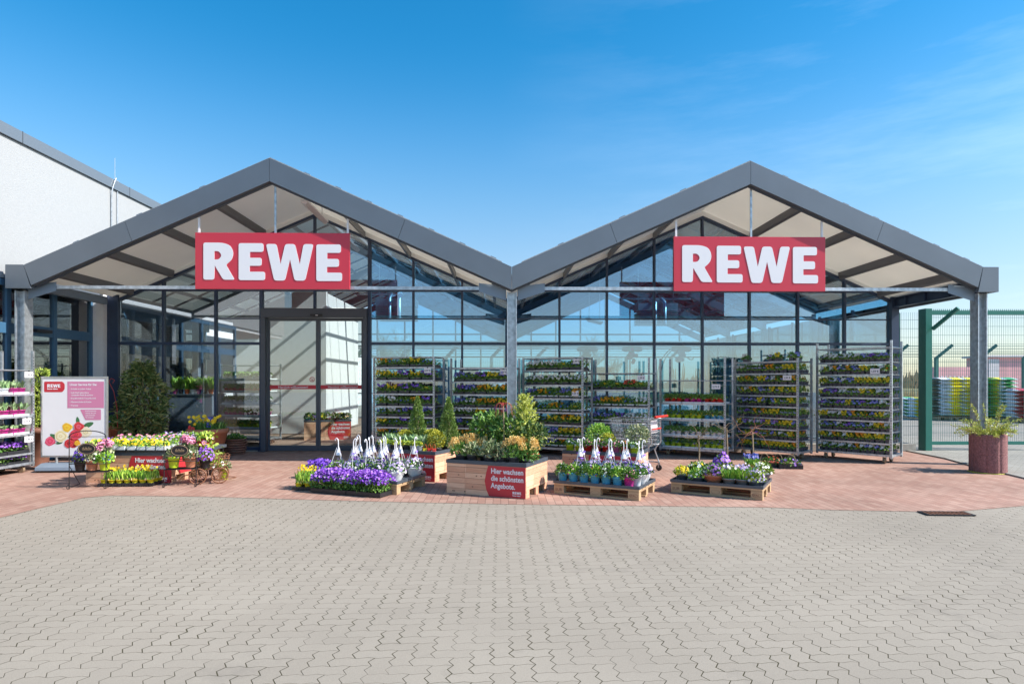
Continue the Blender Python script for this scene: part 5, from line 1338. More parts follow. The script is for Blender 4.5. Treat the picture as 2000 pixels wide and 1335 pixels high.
bowlpot('flower_bowl', 'slate bowl of pale pink and white violas at the right pallet corner', 1.09, .12, .11, .085, 'slate', f_mound('lilac', 170, (.05, .025), .13, .14, 'leaf_lime', 60, .018))
bowlpot('flower_bowl', 'dark bowl of yellow and white daisies behind the slate bowls', .28, .42, .15, .12, 'slate', lambda t, z, rt: (f_mound('white', 220, (.05, .03), .17, .12, 'leaf', 30, .022)(t, z, rt), f_mound('yellow', 10, (.05, .03), .12, .12, 'leaf', 22, .024)(t, z, rt)))
bowlpot('flower_bowl', 'wide clay bowl heaped with big violet petunias, middle of right pallet', .60, .44, .18, .13, 'terra', lambda t, z, rt: (f_mound('purple', 330, (.05, .03), .2, .15, 'leaf_lime', 40, .022)(t, z, rt), f_mound('violet', 10, (.05, .03), .13, .24, 'leaf', 46, .032)(t, z + .02, rt)))
bowlpot('flower_bowl', 'wicker basket of pink and white violas behind the clay bowl', .76, .36, .10, .10, 'orangepot', f_mound('mixed', 150, (.05, .03), .12, .12, 'leaf_fresh', 40, .024))
bowlpot('flower_pot', 'tall terracotta pot with orange ribbon and blue hyacinths', .99, .45, .125, .24, 'terra', lambda t, z, rt: (f_blades(90, .16, .014, 'leaf_fresh', 'blue', .08, 70, .018)(t, z, rt), f_mound('orange', 60, (.03, .02), .12, .06, 'leaf', 40, .02, None)(t, z - .02, rt)))
bowlpot('flower_pot', 'grey flared pot of yellow green primulas at the right pallet end', 1.12, .34, .135, .17, 'slate', lambda t, z, rt: (f_mound('white', 260, (.05, .03), .16, .14, 'leaf_lime', 36, .022)(t, z, rt)))
bowlpot('flower_pot', 'small brown pot of orange crocus between the stone bowls and corner', 1.01, .2, .06, .09, 'terra_dark', f_mound('orange', 60, (.04, .02), .06, .07, 'leaf', 14, .018))
for i, (x, y, hh, lb) in enumerate(((.24, .60, .50, 'bare curly willow stem, leftmost on the right pallet'), (.62, .68, .62, 'bare curly willow stem, middle of the right pallet'), (.98, .62, .62, 'bare reddish curly willow stem above the orange ribbon pot'))):
    potted('curly_willow', lb, 'small tree', P3(x, y, .157), .06, .12, 'terra_dark', lambda t, z, rt, hh=hh, i=i: willow(t, z, rt, hh, .34, 'bark' if i < 2 else 'terra'))
# handle baskets on the ground right of pallet three
for i, (px, py, fl, lb) in enumerate(((1508, 911, 'red', 'black tray of red violas with arched handles, nearest the right pallet'), (1543, 914, 'purple', 'black tray of purple and white violas with arched handle by the racks'))):
    g_ = G(px, py); t = thing('handle_tray', lb, 'plant tray', g_, R(-12), 'handled viola trays on the ground')
    b = MB()
    for k in range(6): b.box(-.20 + k * .067, -.10, 0, -.138 + k * .067, .10, .075)
    b.build('pots', M['black'], t)
    b = MB(); mound(b, 170, .2, .13, .09, .05, .03, .07); b.build('foliage', M['leaf'], t)
    b = MB(); ellblooms(b, 26, .19, .12, .11, .022, .07); b.build('flowers', [M['fl_' + fl], M['fl_yeye']], t)
    for x in ((-.13, .10) if i == 0 else (.02,)):
        b = MB(); b.tube([(x + .075 * math.cos(u), 0, .10 + .14 * math.sin(u)) for u in [q * .314 for q in range(11)]], .007, 6); b.build('handle', M['bark'], t)
# ------------------------------------------------------------------ poster stand
pc = W(146, 10.75)
t = thing('poster_stand', 'aluminium framed poster stand with roses and pink service list', 'poster stand', pc, R(3))
w2 = .555; z0, z1 = .235, 1.64
b = MB(); f = .03
b.box(-w2, -.02, z0, w2, .02, z0 + f); b.box(-w2, -.02, z1 - f, w2, .02, z1); b.box(-w2, -.02, z0 + f, -w2 + f, .02, z1 - f); b.box(w2 - f, -.02, z0 + f, w2, .02, z1 - f); b.build('frame', M['alu'], t, .004)
b = MB(); b.box(-w2 + f, -.012, z0 + f, w2 - f, .012, z1 - f); po = b.build('poster', M['paper'], t)
def pp(px, py): return (-w2 + (px - 362) / (932 - 362) * 2 * w2, z1 - (py - 424) / (1128 - 424) * (z1 - z0))
def flat(pts, m, y, name='print', r=0):
    b = MB(); q = [pp(*p) for p in pts]; q = roundpoly(q, r) if r else q
    a = sum(q[i - 1][0] * q[i][1] - q[i][0] * q[i - 1][1] for i in range(len(q)))
    if a < 0: q = q[::-1]
    b.prismY(q, y - .0006, y); return b.build(name, m, po)
M['print_pink'] = mat('printed pink', (0.62, 0.22, 0.36), 0.5); M['print_green'] = mat('printed leaf', (0.05, 0.17, 0.06), 0.5)
flat([(390, 468), (545, 468), (565, 490), (565, 535), (545, 560), (390, 560)], M['panel_red'], -.013, 'red_badge', .02)
x_, z_ = pp(416, 520); logo(.22, M['white'], po, x_, -.0145, z_, .0005); x_, z_ = pp(416, 537); text('Besser leben.', .034, M['white'], po, (x_, -.0145, z_), bold=.03, ext=.0003)
flat([(588, 468), (902, 468), (902, 700), (588, 700)], M['print_pink'], -.013, 'pink_field')
x_, z_ = pp(608, 503); text('Unser Service für Sie:', .052, M['white'], po, (x_, -.0145, z_), bold=.03, ext=.0003)
for (py_, s_) in ((538, '• Sträuße zu jedem Anlass'), (571, '• Individuell gebundene'), (592, '   Gestecke frisch & trocken'), (620, '• Brautfloristik & Trauerfloristik'), (652, '• Pflanzenschalen & Körbe'), (683, '• Präsente')):
    x_, z_ = pp(608, py_); text(s_, .034, M['white'], po, (x_, -.0145, z_), bold=.015, ext=.0003)
flat([(697, 712), (876, 712), (876, 805), (742, 805)], M['print_pink'], -.013, 'pink_note', .015)
for k_, s_ in enumerate(('Ihre Bestellungen', 'nehmen wir gern', 'unter folgender', 'Tel. entgegen')):
    x_, z_ = pp(742, 730 + k_ * 19); text(s_, .026, M['white'], po, (x_, -.0145, z_), bold=.02, ext=.0003)
def rose(px, py, r, c1, c2, c3, yy):
    cx, cz = pp(px, py)
    for j, (rr, c) in enumerate(((r, c1), (r * .8, c2), (r * .6, c1), (r * .42, c3), (r * .25, c2), (r * .12, c3))):
        b = MB(); n = 14; ph = rnd.uniform(0, 3)
        q = [(cx + rnd.uniform(-.004, .004) + rr * (1 + .12 * math.sin(3 * a_ + ph)) * math.cos(a_), cz + rr * (1 + .1 * math.sin(4 * a_ + ph)) * math.sin(a_) * .92) for a_ in [2 * math.pi * i / n for i in range(n)]]
        b.prismY(q, yy - .0004 * (j + 1), yy - .0004 * j - .0001); b.build('printed_rose', c, po)
def pm_(n, c): M[n] = mat(n, c, .5)
pm_('r_pink', (.70, .05, .12)); pm_('r_pink2', (.80, .16, .24)); pm_('r_red', (.55, .02, .03)); pm_('r_red2', (.72, .08, .08)); pm_('r_dark', (.35, .01, .02)); pm_('r_yel', (.85, .60, .04)); pm_('r_yel2', (.80, .35, .03)); pm_('r_cr', (.85, .78, .52)); pm_('r_cr2', (.72, .60, .30)); pm_('r_wh', (.8, .72, .55))
def pleaf(px, py, r, an):
    q = []; cx, cz = pp(px, py)
    for i in range(12):
        a_ = 2 * math.pi * i / 12; x = r * math.cos(a_); z = r * .5 * math.sin(a_) * (1 - .3 * math.cos(a_)); q.append((cx + x * math.cos(an) - z * math.sin(an), cz + x * math.sin(an) + z * math.cos(an)))
    b = MB(); b.prismY(q, -.0136, -.013); b.build('printed_leaf', M['print_green'], po)
pleaf(676, 806, .06, 1.7); pleaf(772, 845, .085, .4); pleaf(735, 872, .08, -.5); pleaf(470, 945, .07, 2.6); pleaf(520, 1000, .06, 3.6)
b = MB(); x_, z_ = pp(600, 950); x2_, z2_ = pp(480, 1010); b.beam((x_, -.0133, z_), (x2_, -.0133, z2_), .004, .006); b.build('printed_stem', M['print_green'], po)
rose(640, 1000, .10, M['r_red'], M['r_dark'], M['r_red2'], -.0137); rose(600, 1010, .08, M['r_red2'], M['r_red'], M['r_dark'], -.0162)
rose(745, 910, .10, M['r_wh'], M['r_cr'], M['r_cr2'], -.0137); rose(660, 930, .10, M['r_red2'], M['r_pink'], M['r_red'], -.0187)
rose(585, 870, .085, M['r_yel'], M['r_yel2'], M['r_yel'], -.0137); rose(687, 862, .085, M['r_red2'], M['r_red'], M['r_pink2'], -.0212)
rose(533, 945, .11, M['r_cr'], M['r_cr2'], M['r_cr'], -.0187); rose(440, 988, .085, M['r_pink'], M['r_pink2'], M['r_pink'], -.0137)
rose(676, 1005, .05, M['r_yel2'], M['r_yel'], M['r_yel2'], -.0237); rose(700, 1045, .035, M['r_yel'], M['r_yel2'], M['r_yel'], -.0137)
b = MB(); b.tube([(-.30, 0, .235), (-.30, 0, .13)], .022, 8); b.tube([(.2, 0, .235), (.2, 0, .13)], .022, 8); b.build('legs', M['alu'], t)
b = MB(); b.prismX([(-.27, .03), (.27, .03), (.25, .09), (.1, .14), (-.1, .14), (-.25, .09)], -.50, .46); b.tube([(-.5, -.2, .04), (-.46, -.2, .04)], .035, 10); b.tube([(.4, -.2, .035), (.44, -.2, .035)], .03, 10); b.build('water_base', M['steelgrey'], t, .01)
# ------------------------------------------------------------------ wire plant stands with plaques
def wire_stand(loc, rz, lab, w=.58, h=.92, rh=.25):
    t = thing('wire_stand', lab, 'plant stand', loc, rz, 'black wire plant stands')
    b = MB()
    for s in (-1, 1):
        b.tube([(s * w / 2, -.1, 0), (s * w / 2, -.1, h - .08)], .007, 6); b.tube([(s * w / 2, -.1, .03), (s * w / 2, .16, .03)], .007, 6); b.tube([(s * w / 2, -.1, .34), (s * w / 2, .16, .03)], .005, 6)
        b.tube([(s * w / 2, -.1 - .03 + .03 * math.cos(u), .035 + .03 * math.sin(u)) for u in [k * .7 for k in range(9)]], .005, 5)
    b.tube([(w / 2 * math.cos(u), -.1, h - .085 + .085 * math.sin(u)) for u in [math.pi * k / 14 for k in range(15)]], .007, 6)
    b.tube([(-w / 2, -.1, h - .085), (w / 2, -.1, h - .085)], .004, 5)
    for zz in (rh, rh + .12): b.tube([(-w / 2, -.1, zz), (w / 2, -.1, zz), (w / 2, .14, zz), (-w / 2, .14, zz)], .005, 5, closed=True)
    for k in range(6): y = -.09 + k * .045; b.tube([(-w / 2, y, rh), (w / 2, y, rh)], .0035, 4)
    b.build('frame', M['iron'], t)
    b = MB(); ov = [(.125 * math.cos(u), h - .26 + .085 * math.sin(u)) for u in [2 * math.pi * k / 20 for k in range(20)]]; b.prismY(ov, -.125, -.113); q = b.build('plaque', M['iron'], t)
    b = MB(); b.tube([(.112 * math.cos(u), -.127, h - .26 + .074 * math.sin(u)) for u in [2 * math.pi * k / 20 for k in range(20)]], .004, 5, closed=True)
    for k in range(9): b.tube([(-.06 + k * .014, -.127, h - .28), (-.055 + k * .014, -.127, h - .24 + .012 * math.sin(k * 2.3)), (-.048 + k * .014, -.127, h - .27)], .003, 4)
    b.build('scroll_work', M['bark'], q)
    R3 = Matrix.Rotation(rz, 3, 'Z'); return lambda x, y, z: Vector(loc) + R3 @ Vector((x, y, z))
S1 = wire_stand(W(170, 8.9) + Vector((0, .1, 0)), R(5), 'black wire plant stand in front of the poster stand', .50, .84, .24)
S2 = wire_stand(W(350, 9.05) + Vector((0, .1, 0)), R(8), 'black wire plant stand beside the brown wagon, right of left box', .44, .80, .26)
def fhyd(fl, n=9): 
    def g(t, z, rt):
        b = MB(); mound(b, 150, .11, .11, .14, .06, .04, z); b.build('foliage', M['leaf_var'], t); b = MB()
        for _ in range(n):
            d = rdir(.6); d.z = abs(d.z); c = Vector((d.x * .10, d.y * .08, z + .12 + d.z * .10))
            for q in range(34):
                e = rdir(.2); bloom(b, c + e * .048, e, .014, eye=None)
        b.build('flowers', M['fl_' + fl], t)
    return g
for (x, pm, fn, nm, lb) in ((-.17, 'black', f_mound('purple', 120, (.04, .02), .10, .17, 'leaf', 120, .018, None), 'potted_bellflower', 'dark pot of purple bellflowers at the left of the first wire stand'), (0.0, 'terra', f_mound('white', 150, (.05, .03), .10, .13, 'leaf_var', 20, .016), 'potted_senecio', 'clay pot of silvery leaves in the middle of the first wire stand'), (.17, 'lime', f_mound('blue', 170, (.055, .035), .10, .11, 'leaf_fresh', 12, .015), 'potted_primula', 'lime pot of green primula at the right of the first wire stand')):
    potted(nm, lb, 'potted plant', S1(x, .02, .255), .075, .14, pm, fn, grp='pots on the wire stands')
potted('potted_hydrangea', 'pink hydrangea rising behind the pots of the first wire stand', 'potted plant', S1(.06, .24, .30), .08, .14, 'terra', fhyd('pink', 10))
potted('potted_azalea', 'pale white and pink azalea at the left of the first wire stand', 'potted plant', S1(-.15, .25, .32), .08, .14, 'terra', f_mound('pink', 170, (.05, .03), .15, .2, 'leaf_lime', 30, .018))
for (x, pm, fn, nm, lb) in ((-.13, 'lime', f_mound(None, 200, (.05, .03), .11, .16, 'leaf_var'), 'potted_euonymus', 'lime pot of pale leaves at the left of the second wire stand'), (.10, 'terra', f_mound('white', 150, (.05, .03), .10, .13, 'leaf_var', 8, .016), 'potted_senecio', 'clay pot of silvery leaves on the right of the second wire stand')):
    potted(nm, lb, 'potted plant', S2(x, .02, .275), .078, .15, pm, fn, grp='pots on the wire stands')
potted('potted_hydrangea', 'pink hydrangea rising behind the pots of the second wire stand', 'potted plant', S2(-.02, .24, .34), .08, .14, 'terra', fhyd('pink', 13))
potted('potted_bellflower', 'violet bellflowers at the right side of the second wire stand', 'potted plant', S2(.27, .15, .24), .08, .13, 'black', f_mound('violet', 120, (.04, .02), .13, .2, 'leaf', 110, .018, None))
# ------------------------------------------------------------------ brown wagon, rings of chain and the lime pot beside it
wg = W(409, 9.45)
t = thing('rattan_wagon', 'small brown wrought wagon planter with four spoked wheels', 'wagon', wg, R(22))
b = MB()
for zz in (.22, .30, .38):
    e = (zz - .22) * .4; b.tube([(-.22 - e, -.10 - e, zz), (.22 + e, -.10 - e, zz), (.22 + e, .10 + e, zz), (-.22 - e, .10 + e, zz)], .007, 5, closed=True)
for k in range(9):
    x = -.22 + k * .055
    for s in (-1, 1): b.tube([(x, s * .10, .22), (x * 1.25, s * .165, .38), (x * 1.28, s * .17, .41)], .006, 4)
for k in range(12):
    for s in (-1, 1):
        x0 = -.25 + k * .045; b.tube([(x0 + .025 * math.cos(u), s * .17, .40 + .022 * math.sin(u)) for u in [q * .785 for q in range(8)]], .004, 4, closed=True)
b.box(-.21, -.09, .205, .21, .09, .215); b.tube([(-.15, -.15, .14), (-.15, .15, .14)], .008, 5); b.tube([(.15, -.15, .14), (.15, .15, .14)], .008, 5)
for x in (-.15, .15): b.tube([(x, 0, .14), (x, 0, .21)], .012, 5)
b.tube([(-.2, 0, .16), (-.36, 0, .12), (-.42, 0, .05)], .008, 5)
b.build('body', M['rust'], t)
for (x, y) in ((-.15, -.165), (.15, -.165), (-.15, .165), (.15, .165)):
    b = MB(); b.tube([(x + .115 * math.cos(u), y, .125 + .115 * math.sin(u)) for u in [2 * math.pi * k / 20 for k in range(20)]], .010, 6, closed=True)
    for k in range(8): u = math.pi * k / 4; b.tube([(x, y, .125), (x + .115 * math.cos(u), y, .125 + .115 * math.sin(u))], .004, 4)
    b.tube([(x, y - .018, .125), (x, y + .018, .125)], .028, 10); b.build('wheel', M['rust'], t)
def wagonfill(): pass
t = thing('wagon_planting', 'green and cream seedlings growing in the brown wagon', 'plant', wg + Vector((0, 0, .22)), R(22))
b = MB(); mound(b, 220, .24, .13, .18, .05, .03, .0); b.build('foliage', M['leaf_lime'], t); b = MB(); ellblooms(b, 24, .22, .12, .2, .02, .0); b.build('flowers', [M['fl_white'], M['fl_orange']], t)
q = W(437, 9.75)
potted('potted_euonymus', 'lime pot with white foot and pale leaves right of the wagon', 'potted plant', q + Vector((0, 0, .0)), .08, .19, 'lime', f_mound(None, 170, (.045, .03), .10, .12, 'leaf_var'))
t = thing('chain_ring', 'ring of thin iron links lying on the red paving by the wagon', 'chain', G(408, 934), R(8))
b = MB()
for k in range(70):
    u = 2 * math.pi * k / 70; b.tube([(.40 * math.cos(u) + .013 * math.cos(v_), .20 * math.sin(u) + .013 * math.sin(v_), .006) for v_ in [q_ * 1.05 for q_ in range(6)]], .003, 4, closed=True)
b.build('links', M['rust'], t)
# ------------------------------------------------------------------ shrubs and tubs along the glass at left
def column_bush(t, z, rt):
    b = MB()
    for _ in range(3000):
        u = rnd.random(); an = rnd.uniform(0, 6.28); prof = (.72 + .28 * math.sin(min(1, u * 1.6) * math.pi * .6)) * (1 - max(0, u - .42) ** 2 * 2.5); prof *= 1 + .20 * math.sin(an * 3 + u * 11) + .14 * math.sin(an * 5 - u * 19)
        r = .44 * prof * rnd.uniform(.45, 1.06) ** .6
        p = Vector((r * math.cos(an), r * math.sin(an) * .8, z - .05 + u * 1.66 + max(0, rnd.gauss(0, .06)))); leaf(b, p, Vector((math.cos(an), math.sin(an), -.2)) + rdir(.0) * .9,     .135 * rnd.uniform(.7, 1.25), .042)
    b.build('foliage', M['leaf_laurel'], t)
    b = MB()
    for k in range(12): an = k * 2.4; b.tube([(0, 0, z), (.1 * math.cos(an), .1 * math.sin(an), z + .5), (.3 * math.cos(an), .25 * math.sin(an), z + 1.3)], [.014, .01, .004], 5)
    b.build('stems', M['bark'], t)
potted('laurel_bush', 'tall dark laurel bush against the glass at the left corner', 'shrub', W(279, 13.0), .22, .34, 'greypot', column_bush)
def tub(t_lab, px, D, rt, h, pm, fn, name='clay_tub', cat='plant tub', grp=None): return potted(name, t_lab, cat, W(px, D), rt, h, pm, fn, grp=grp, rb=rt * .66)
def fdaff(t, z, rt):
    b = MB()
    for _ in range(230): blade(b, (rnd.uniform(-.3, .3), rnd.uniform(-.2, .2), z), (rnd.uniform(-.3, .3), rnd.uniform(-.3, .3), 1), rnd.uniform(.12, .3), .02, .2)
    mound(b, 260, .36, .3, .12, .07, .035, z); b.build('foliage', M['leaf'], t)
    b = MB(); 
    for c_, xs_ in ((0, (-.22, -.1, .02, .18, .26)),):
        for x in xs_:
            for k in range(6): bloom(b, (x + rnd.uniform(-.06, .06), rnd.uniform(-.25, -.05), z + rnd.uniform(.15, .33)), (rnd.uniform(-.5, .5), -1, .3), .035)
    b.build('flowers', [M['fl_yellow'], M['fl_orange']], t)
    b = MB()
    for k in range(16): bloom(b, (.12 + rnd.uniform(-.05, .05), -.16 + rnd.uniform(-.05, .05), z + rnd.uniform(.1, .3)), (rnd.uniform(-.5, .5), -1, .3), .026)
    b.build('flowers', [M['fl_blue'], M['fl_violet']], t)
    b = MB()
    for k in range(6): bloom(b, (-.2 + rnd.uniform(-.04, .04), -.26, z + rnd.uniform(.05, .12)), (0, -1, .4), .035)
    b.build('flowers', [M['fl_red'], M['fl_red']], t)
tub('large terracotta tub of daffodils and blue iris by the glass left of the door', 406, 12.5, .37, .60, 'terra', fdaff)
tub('small terracotta pot of herbs beside the poster stand', 214, 12.9, .15, .66, 'terra', f_mound('blue', 200, (.08, .04), .2, .22, 'leaf', 6, .02), 'clay_pot')
tub('terracotta bowl of herbs left of the laurel bush', 230, 12.95, .17, .62, 'terra', f_mound(None, 200, (.08, .04), .2, .2, 'leaf'), 'clay_pot')
t = thing('twig_basket', 'dark twig basket planted with succulents left of the door', 'basket', W(459, 13.15))
b = MB()
for k in range(7): zz = .02 + k * .05; rr = .16 + .07 * math.sin(.4 + k * .33); b.tube([(rr * (1 + .04 * math.sin(7 * u + k)) * math.cos(u), rr * math.sin(u), zz) for u in [2 * math.pi * q / 18 for q in range(18)]], .02, 5, closed=True)
b.build('weave', M['terra_dark'], t)
b = MB(); mound(b, 200, .2, .16, .12, .07, .035, .3)
for _ in range(16): blade(b, (.03, 0, .33), (rnd.uniform(-.7, .7), rnd.uniform(-.6, .3), 1), .16, .03, .1)
b.build('foliage', M['leaf'], t)
p = W(459, 12.7)
# conifer tub behind the poster
potted('yew_column', 'slim yew column in a brown tub between left rack and poster', 'shrub', W(76, 11.4), .2, .7, 'terra_dark', f_volume(1500, lambda: ((lambda an, u: ((.17 * (1 - .3 * u) * rnd.uniform(.7, 1.1) * math.cos(an), .17 * rnd.uniform(.7, 1.1) * math.sin(an), u * 1.15), (math.cos(an), math.sin(an), .6)))(rnd.uniform(0, 6.28), rnd.random())), .05, .022, 'leaf_lime'))
t = thing('red_twig_plant', 'single looping red twig beside the poster stand', 'plant', W(222, 12.7) + Vector((0, 0, .6)))
b = MB(); b.tube([(.08, 0, 0), (.07, 0, .4), (0, 0, .75), (-.1, 0, .95), (-.05, 0, 1.02), (0.02, 0, .98), (-.02, 0, .92)], .008, 5); b.build('twig', M['redtwig'], t)
# ------------------------------------------------------------------ concrete planter on the right
pl = G(1941, 926) + Vector((.10, .25, 0))
t = thing('stone_planter', 'round ribbed red washed concrete planter at the right edge', 'planter', pl)
b = MB(); n = 48; prof = [(.31, .0), (.325, .02), (.325, .30), (.318, .31), (.325, .32), (.325, .64), (.31, .655), (.27, .655), (.26, .60)]
vs = []; fs = []
for r, z in prof:
    for k in range(n):
        u = 2 * math.pi * k / n; g_ = .012 if k % 6 == 0 else 0; vs.append(((r - g_) * math.cos(u), (r - g_) * math.sin(u), z))
for i in range(len(prof) - 1):
    for k in range(n): k2 = (k + 1) % n; fs.append((i * n + k, i * n + k2, (i + 1) * n + k2, (i + 1) * n + k))
b.raw(vs, fs); b.build('body', M['stone_red'], t)
b = MB(); b.lathe([(.262, .60), (.001, .61)], n=24, cap=False); b.build('soil', M['soil'], t)
b = MB(); b.lathe([(.328, .0), (.345, .004), (.30, .02)], n=30, cap=False); b.build('moss_ring', M['leaf_yellow'], t); t.scale = (.82, .82, 1)
t2 = thing('juniper_bush', 'spreading golden juniper growing in the concrete planter', 'shrub', pl + Vector((0, 0, .6)))
b = MB(); tw = MB()
for k in range(46):
    an = k * 2.4 + rnd.uniform(-.3, .3); L_ = rnd.uniform(.28, .58); el = rnd.uniform(-.05, .75)
    if k % 9 == 0: el = 1.2; L_ = .6
    st = Vector((.08 * math.cos(an), .08 * math.sin(an), 0)); tip = st + Vector((math.cos(an) * math.cos(el), math.sin(an) * math.cos(el), math.sin(el))) * L_
    mid = st.lerp(tip, .55) + Vector((0, 0, .06)); tw.tube([st, mid, tip], [.006, .004, .002], 4)
    for q in range(26):
        f_ = (q + 3) / 29; p = st.lerp(mid, f_ * 1.8) if f_ < .55 else mid.lerp(tip, (f_ - .55) / .45)
        for s in range(2): leaf(b, p, (tip - st).normalized() * .7 + rdir(.3), .055, .014)
t2.scale = (.85, .85, 1); b.build('foliage', M['leaf_gold'], t2); tw.build('twigs', M['bark'], t2)
# ------------------------------------------------------------------ shopping cart
cp = W(1240, 10.75)
t = thing('shopping_cart', 'steel wire shopping cart with red handle behind the right box', 'shopping cart', cp, R(-127), sc_=.93)
# local: front of the cart at -y ... handle at +y
b = MB()
def ring(z, x, y0, y1): return [(-x, y0, z), (x, y0, z), (x, y1, z), (-x, y1, z)]
b.tube(ring(.98, .27, -.42, .42), .008, 6, closed=True); b.tube(ring(.50, .20, -.30, .40), .007, 6, closed=True)
for k in range(17):
    f_ = k / 16; yt = -.42 + .84 * f_; yb_ = -.30 + .70 * f_
    for s in (-1, 1): b.tube([(s * .27, yt, .98), (s * .20, yb_, .50)], .0019, 4)
    if k % 2 == 0: b.tube([(-.20, yb_, .50), (.20, yb_, .50)], .0019, 4)
for k in range(11):
    f_ = k / 10
    b.tube([(-.27 + .54 * f_, -.42, .98), (-.20 + .40 * f_, -.30, .50)], .0019, 4); b.tube([(-.27 + .54 * f_, .42, .98), (-.20 + .40 * f_, .40, .50)], .0019, 4)
for zz in (.58, .66, .74, .82, .90):
    g_ = (zz - .5) / .48; b.tube(ring(zz, .20 + .07 * g_, -.30 - .12 * g_, .40 + .02 * g_), .0028, 4, closed=True)
b.build('basket', M['galv'], t)
b = MB()
for s in (-1, 1):
    b.tube([(s * .24, .52, 1.03), (s * .24, .40, .95), (s * .22, .42, .55), (s * .21, .30, .40), (s * .23, .38, .16)], .013, 7); b.tube([(s * .23, .38, .16), (s * .20, -.38, .16)], .012, 7); b.tube([(s * .2, -.20, .16), (s * .18, -.2, .5)], .010, 6)
b.build('chassis', M['galv'], t)
b = MB(); b.tube([(-.29, .52, 1.03), (.29, .52, 1.03)], .022, 10); b.tube([(-.20, .43, .80), (.20, .43, .80)], .014, 8); b.build('handle', M['red'], t)
b = MB(); b.box(-.18, .36, .72, .18, .372, .95); b.build('child_seat', M['white'], t)
for (x, y) in ((-.23, .38), (.23, .38), (-.20, -.38), (.20, -.38)):
    b = MB(); b.box(x - .022, y - .012, .06, x - .018, y + .012, .16); b.box(x + .018, y - .012, .06, x + .022, y + .012, .16); c = b.build('caster', M['galv'], t)
    b = MB(); b.tube([(x - .015, y, .058), (x + .015, y, .058)], .056, 16); b.build('wheel', M['black'], c)
# ------------------------------------------------------------------ inside the hall
def redbox(lab, x, y, w, h, z=0):
    t = thing('red_display', lab, 'display', (x, y, z)); b = MB(); b.box(0, 0, 0, w, .5, h); b.build('body', M['panel_red'], t); logo(.34, M['white'], t, .12, -.003, h * .45, .001); return t
redbox('low red display with white lettering seen between the two right racks', 6.75, 14.25, 1.9, .62, .28)
redbox('red display inside the glass behind the rack beside the door', -2.8, 15.2, 1.2, .9, .85)
t = thing('tulip_counter', 'grey blue counter inside the left glass with tulips on it', 'counter', (WY(330, 15.2).x, 15.2, 0))
b = MB(); b.box(0, 0, .01, 1.05, .7, 1.22); b.build('body', M['steelgrey'], t, .01); b = MB(); b.box(-.02, -.02, 1.222, 1.07, .72, 1.25); b.build('counter_top', M['coping'], t)
cxx = WY(330, 15.2).x
for k in range(7):
    potted('potted_tulip', f'leafy tulip pot, {ordn(k + 1)} from left on the grey counter inside', 'potted plant', (cxx + .09 + k * .145, 15.32, 1.252), .06, .11, ('magenta', 'black', 'orangepot', 'whitepot')[k % 4], f_blades(34, .38, .05, 'leaf_fresh', rr=.05), grp='tulips on the counter')
# interior flower table seen through the door
bx, ba = planter_box('larch box with flower pots inside the hall behind the door', Vector((-3.95, 16.6, 0)), Vector((-5.25, 16.25, 0)), seed=9, h=.52)
for k in range(7):
    pm = ('bluepot', 'magenta', 'yellowpot', 'red', 'greypot', 'greypot', 'greypot')[k]
    potted('potted_primula', f'flower pot, {ordn(k + 1)} from left on the larch box inside the hall', 'potted plant', bx(.1 + k * .165, .15, .44), .075, .14, pm, f_mound(('mixed', 'purple', 'yellow', 'lilac', 'mixed', 'yellow', 'orange')[k], 150, (.06, .035), .11, .14, 'leaf', 26, .02), grp='pots inside the hall')
rk, P, a = rack('r8', 'galvanised rack with white trays inside the hall left of the door', Vector((-7.0, 15.5, 0)), Vector((-5.75, 15.1, 0)), 2.0, 1.95, [1.6, 1.3, 1.0, .7, .4, .17], grp='galvanised rolling plant racks')
for si, z in enumerate((1.6, 1.3, 1.0, .7, .4)):
    for k in range(3): pot_row_tray(P(.25 + k * .425, .25, z + .003), a, ('whitepot', 'red', 'whitepot', 'magenta', 'lime')[si], 'wkwky'[si], f'white pot tray, {ordn(k + 1)} from left, {ordn(si + 1)} shelf down, rack inside the hall', 'trays inside the hall')
# tables and wares seen above the racks
for i, (x, y, cm, lb) in enumerate(((-1.75, 18.5, 'inner_white', 'first pale covered chair behind the rack beside the door'), (-.95, 18.7, 'steelgrey', 'second grey covered chair behind the racks left of the column'), (.0, 19.2, 'inner_white', 'third pale covered chair just left of the middle column'))):
    t = thing('covered_chair', lb, 'chair', (x, y, .9), .1, 'covered garden chairs on a platform')
    b = MB(); b.box(-.3, -.3, .0, .3, .3, .42); b.prismX([(.2, .42), (.32, .42), (.34, 1.1), (.26, 1.1)], -.3, .3); b.build('cover', M[cm], t, .05)
t = thing('platform', 'long low display platform inside the hall below the covered chairs', 'platform', (-1.0, 18.9, 0)); b = MB(); b.box(-1.6, -.6, .01, 1.6, .6, .898); b.build('deck', M['pwood'], t)
for i, x in enumerate((1.95, 2.95)):
    t = thing('stone_urn', ('left', 'right')[i] + ' dark urn on a plinth inside the glass right of the column', 'urn', (x, 17.6, 1.45), 0, 'dark urns inside the hall')
    b = MB(); b.lathe([(.16, 0), (.16, .06), (.07, .12), (.06, .2), (.2, .34), (.27, .5), (.25, .52), (.0, .5)], n=14); b.build('bowl', M['terra_dark'], t)
    b = MB(); b.box(-.22, -.22, -1.44, .22, .22, -.002); b.build('plinth', M['steelgrey'], t)
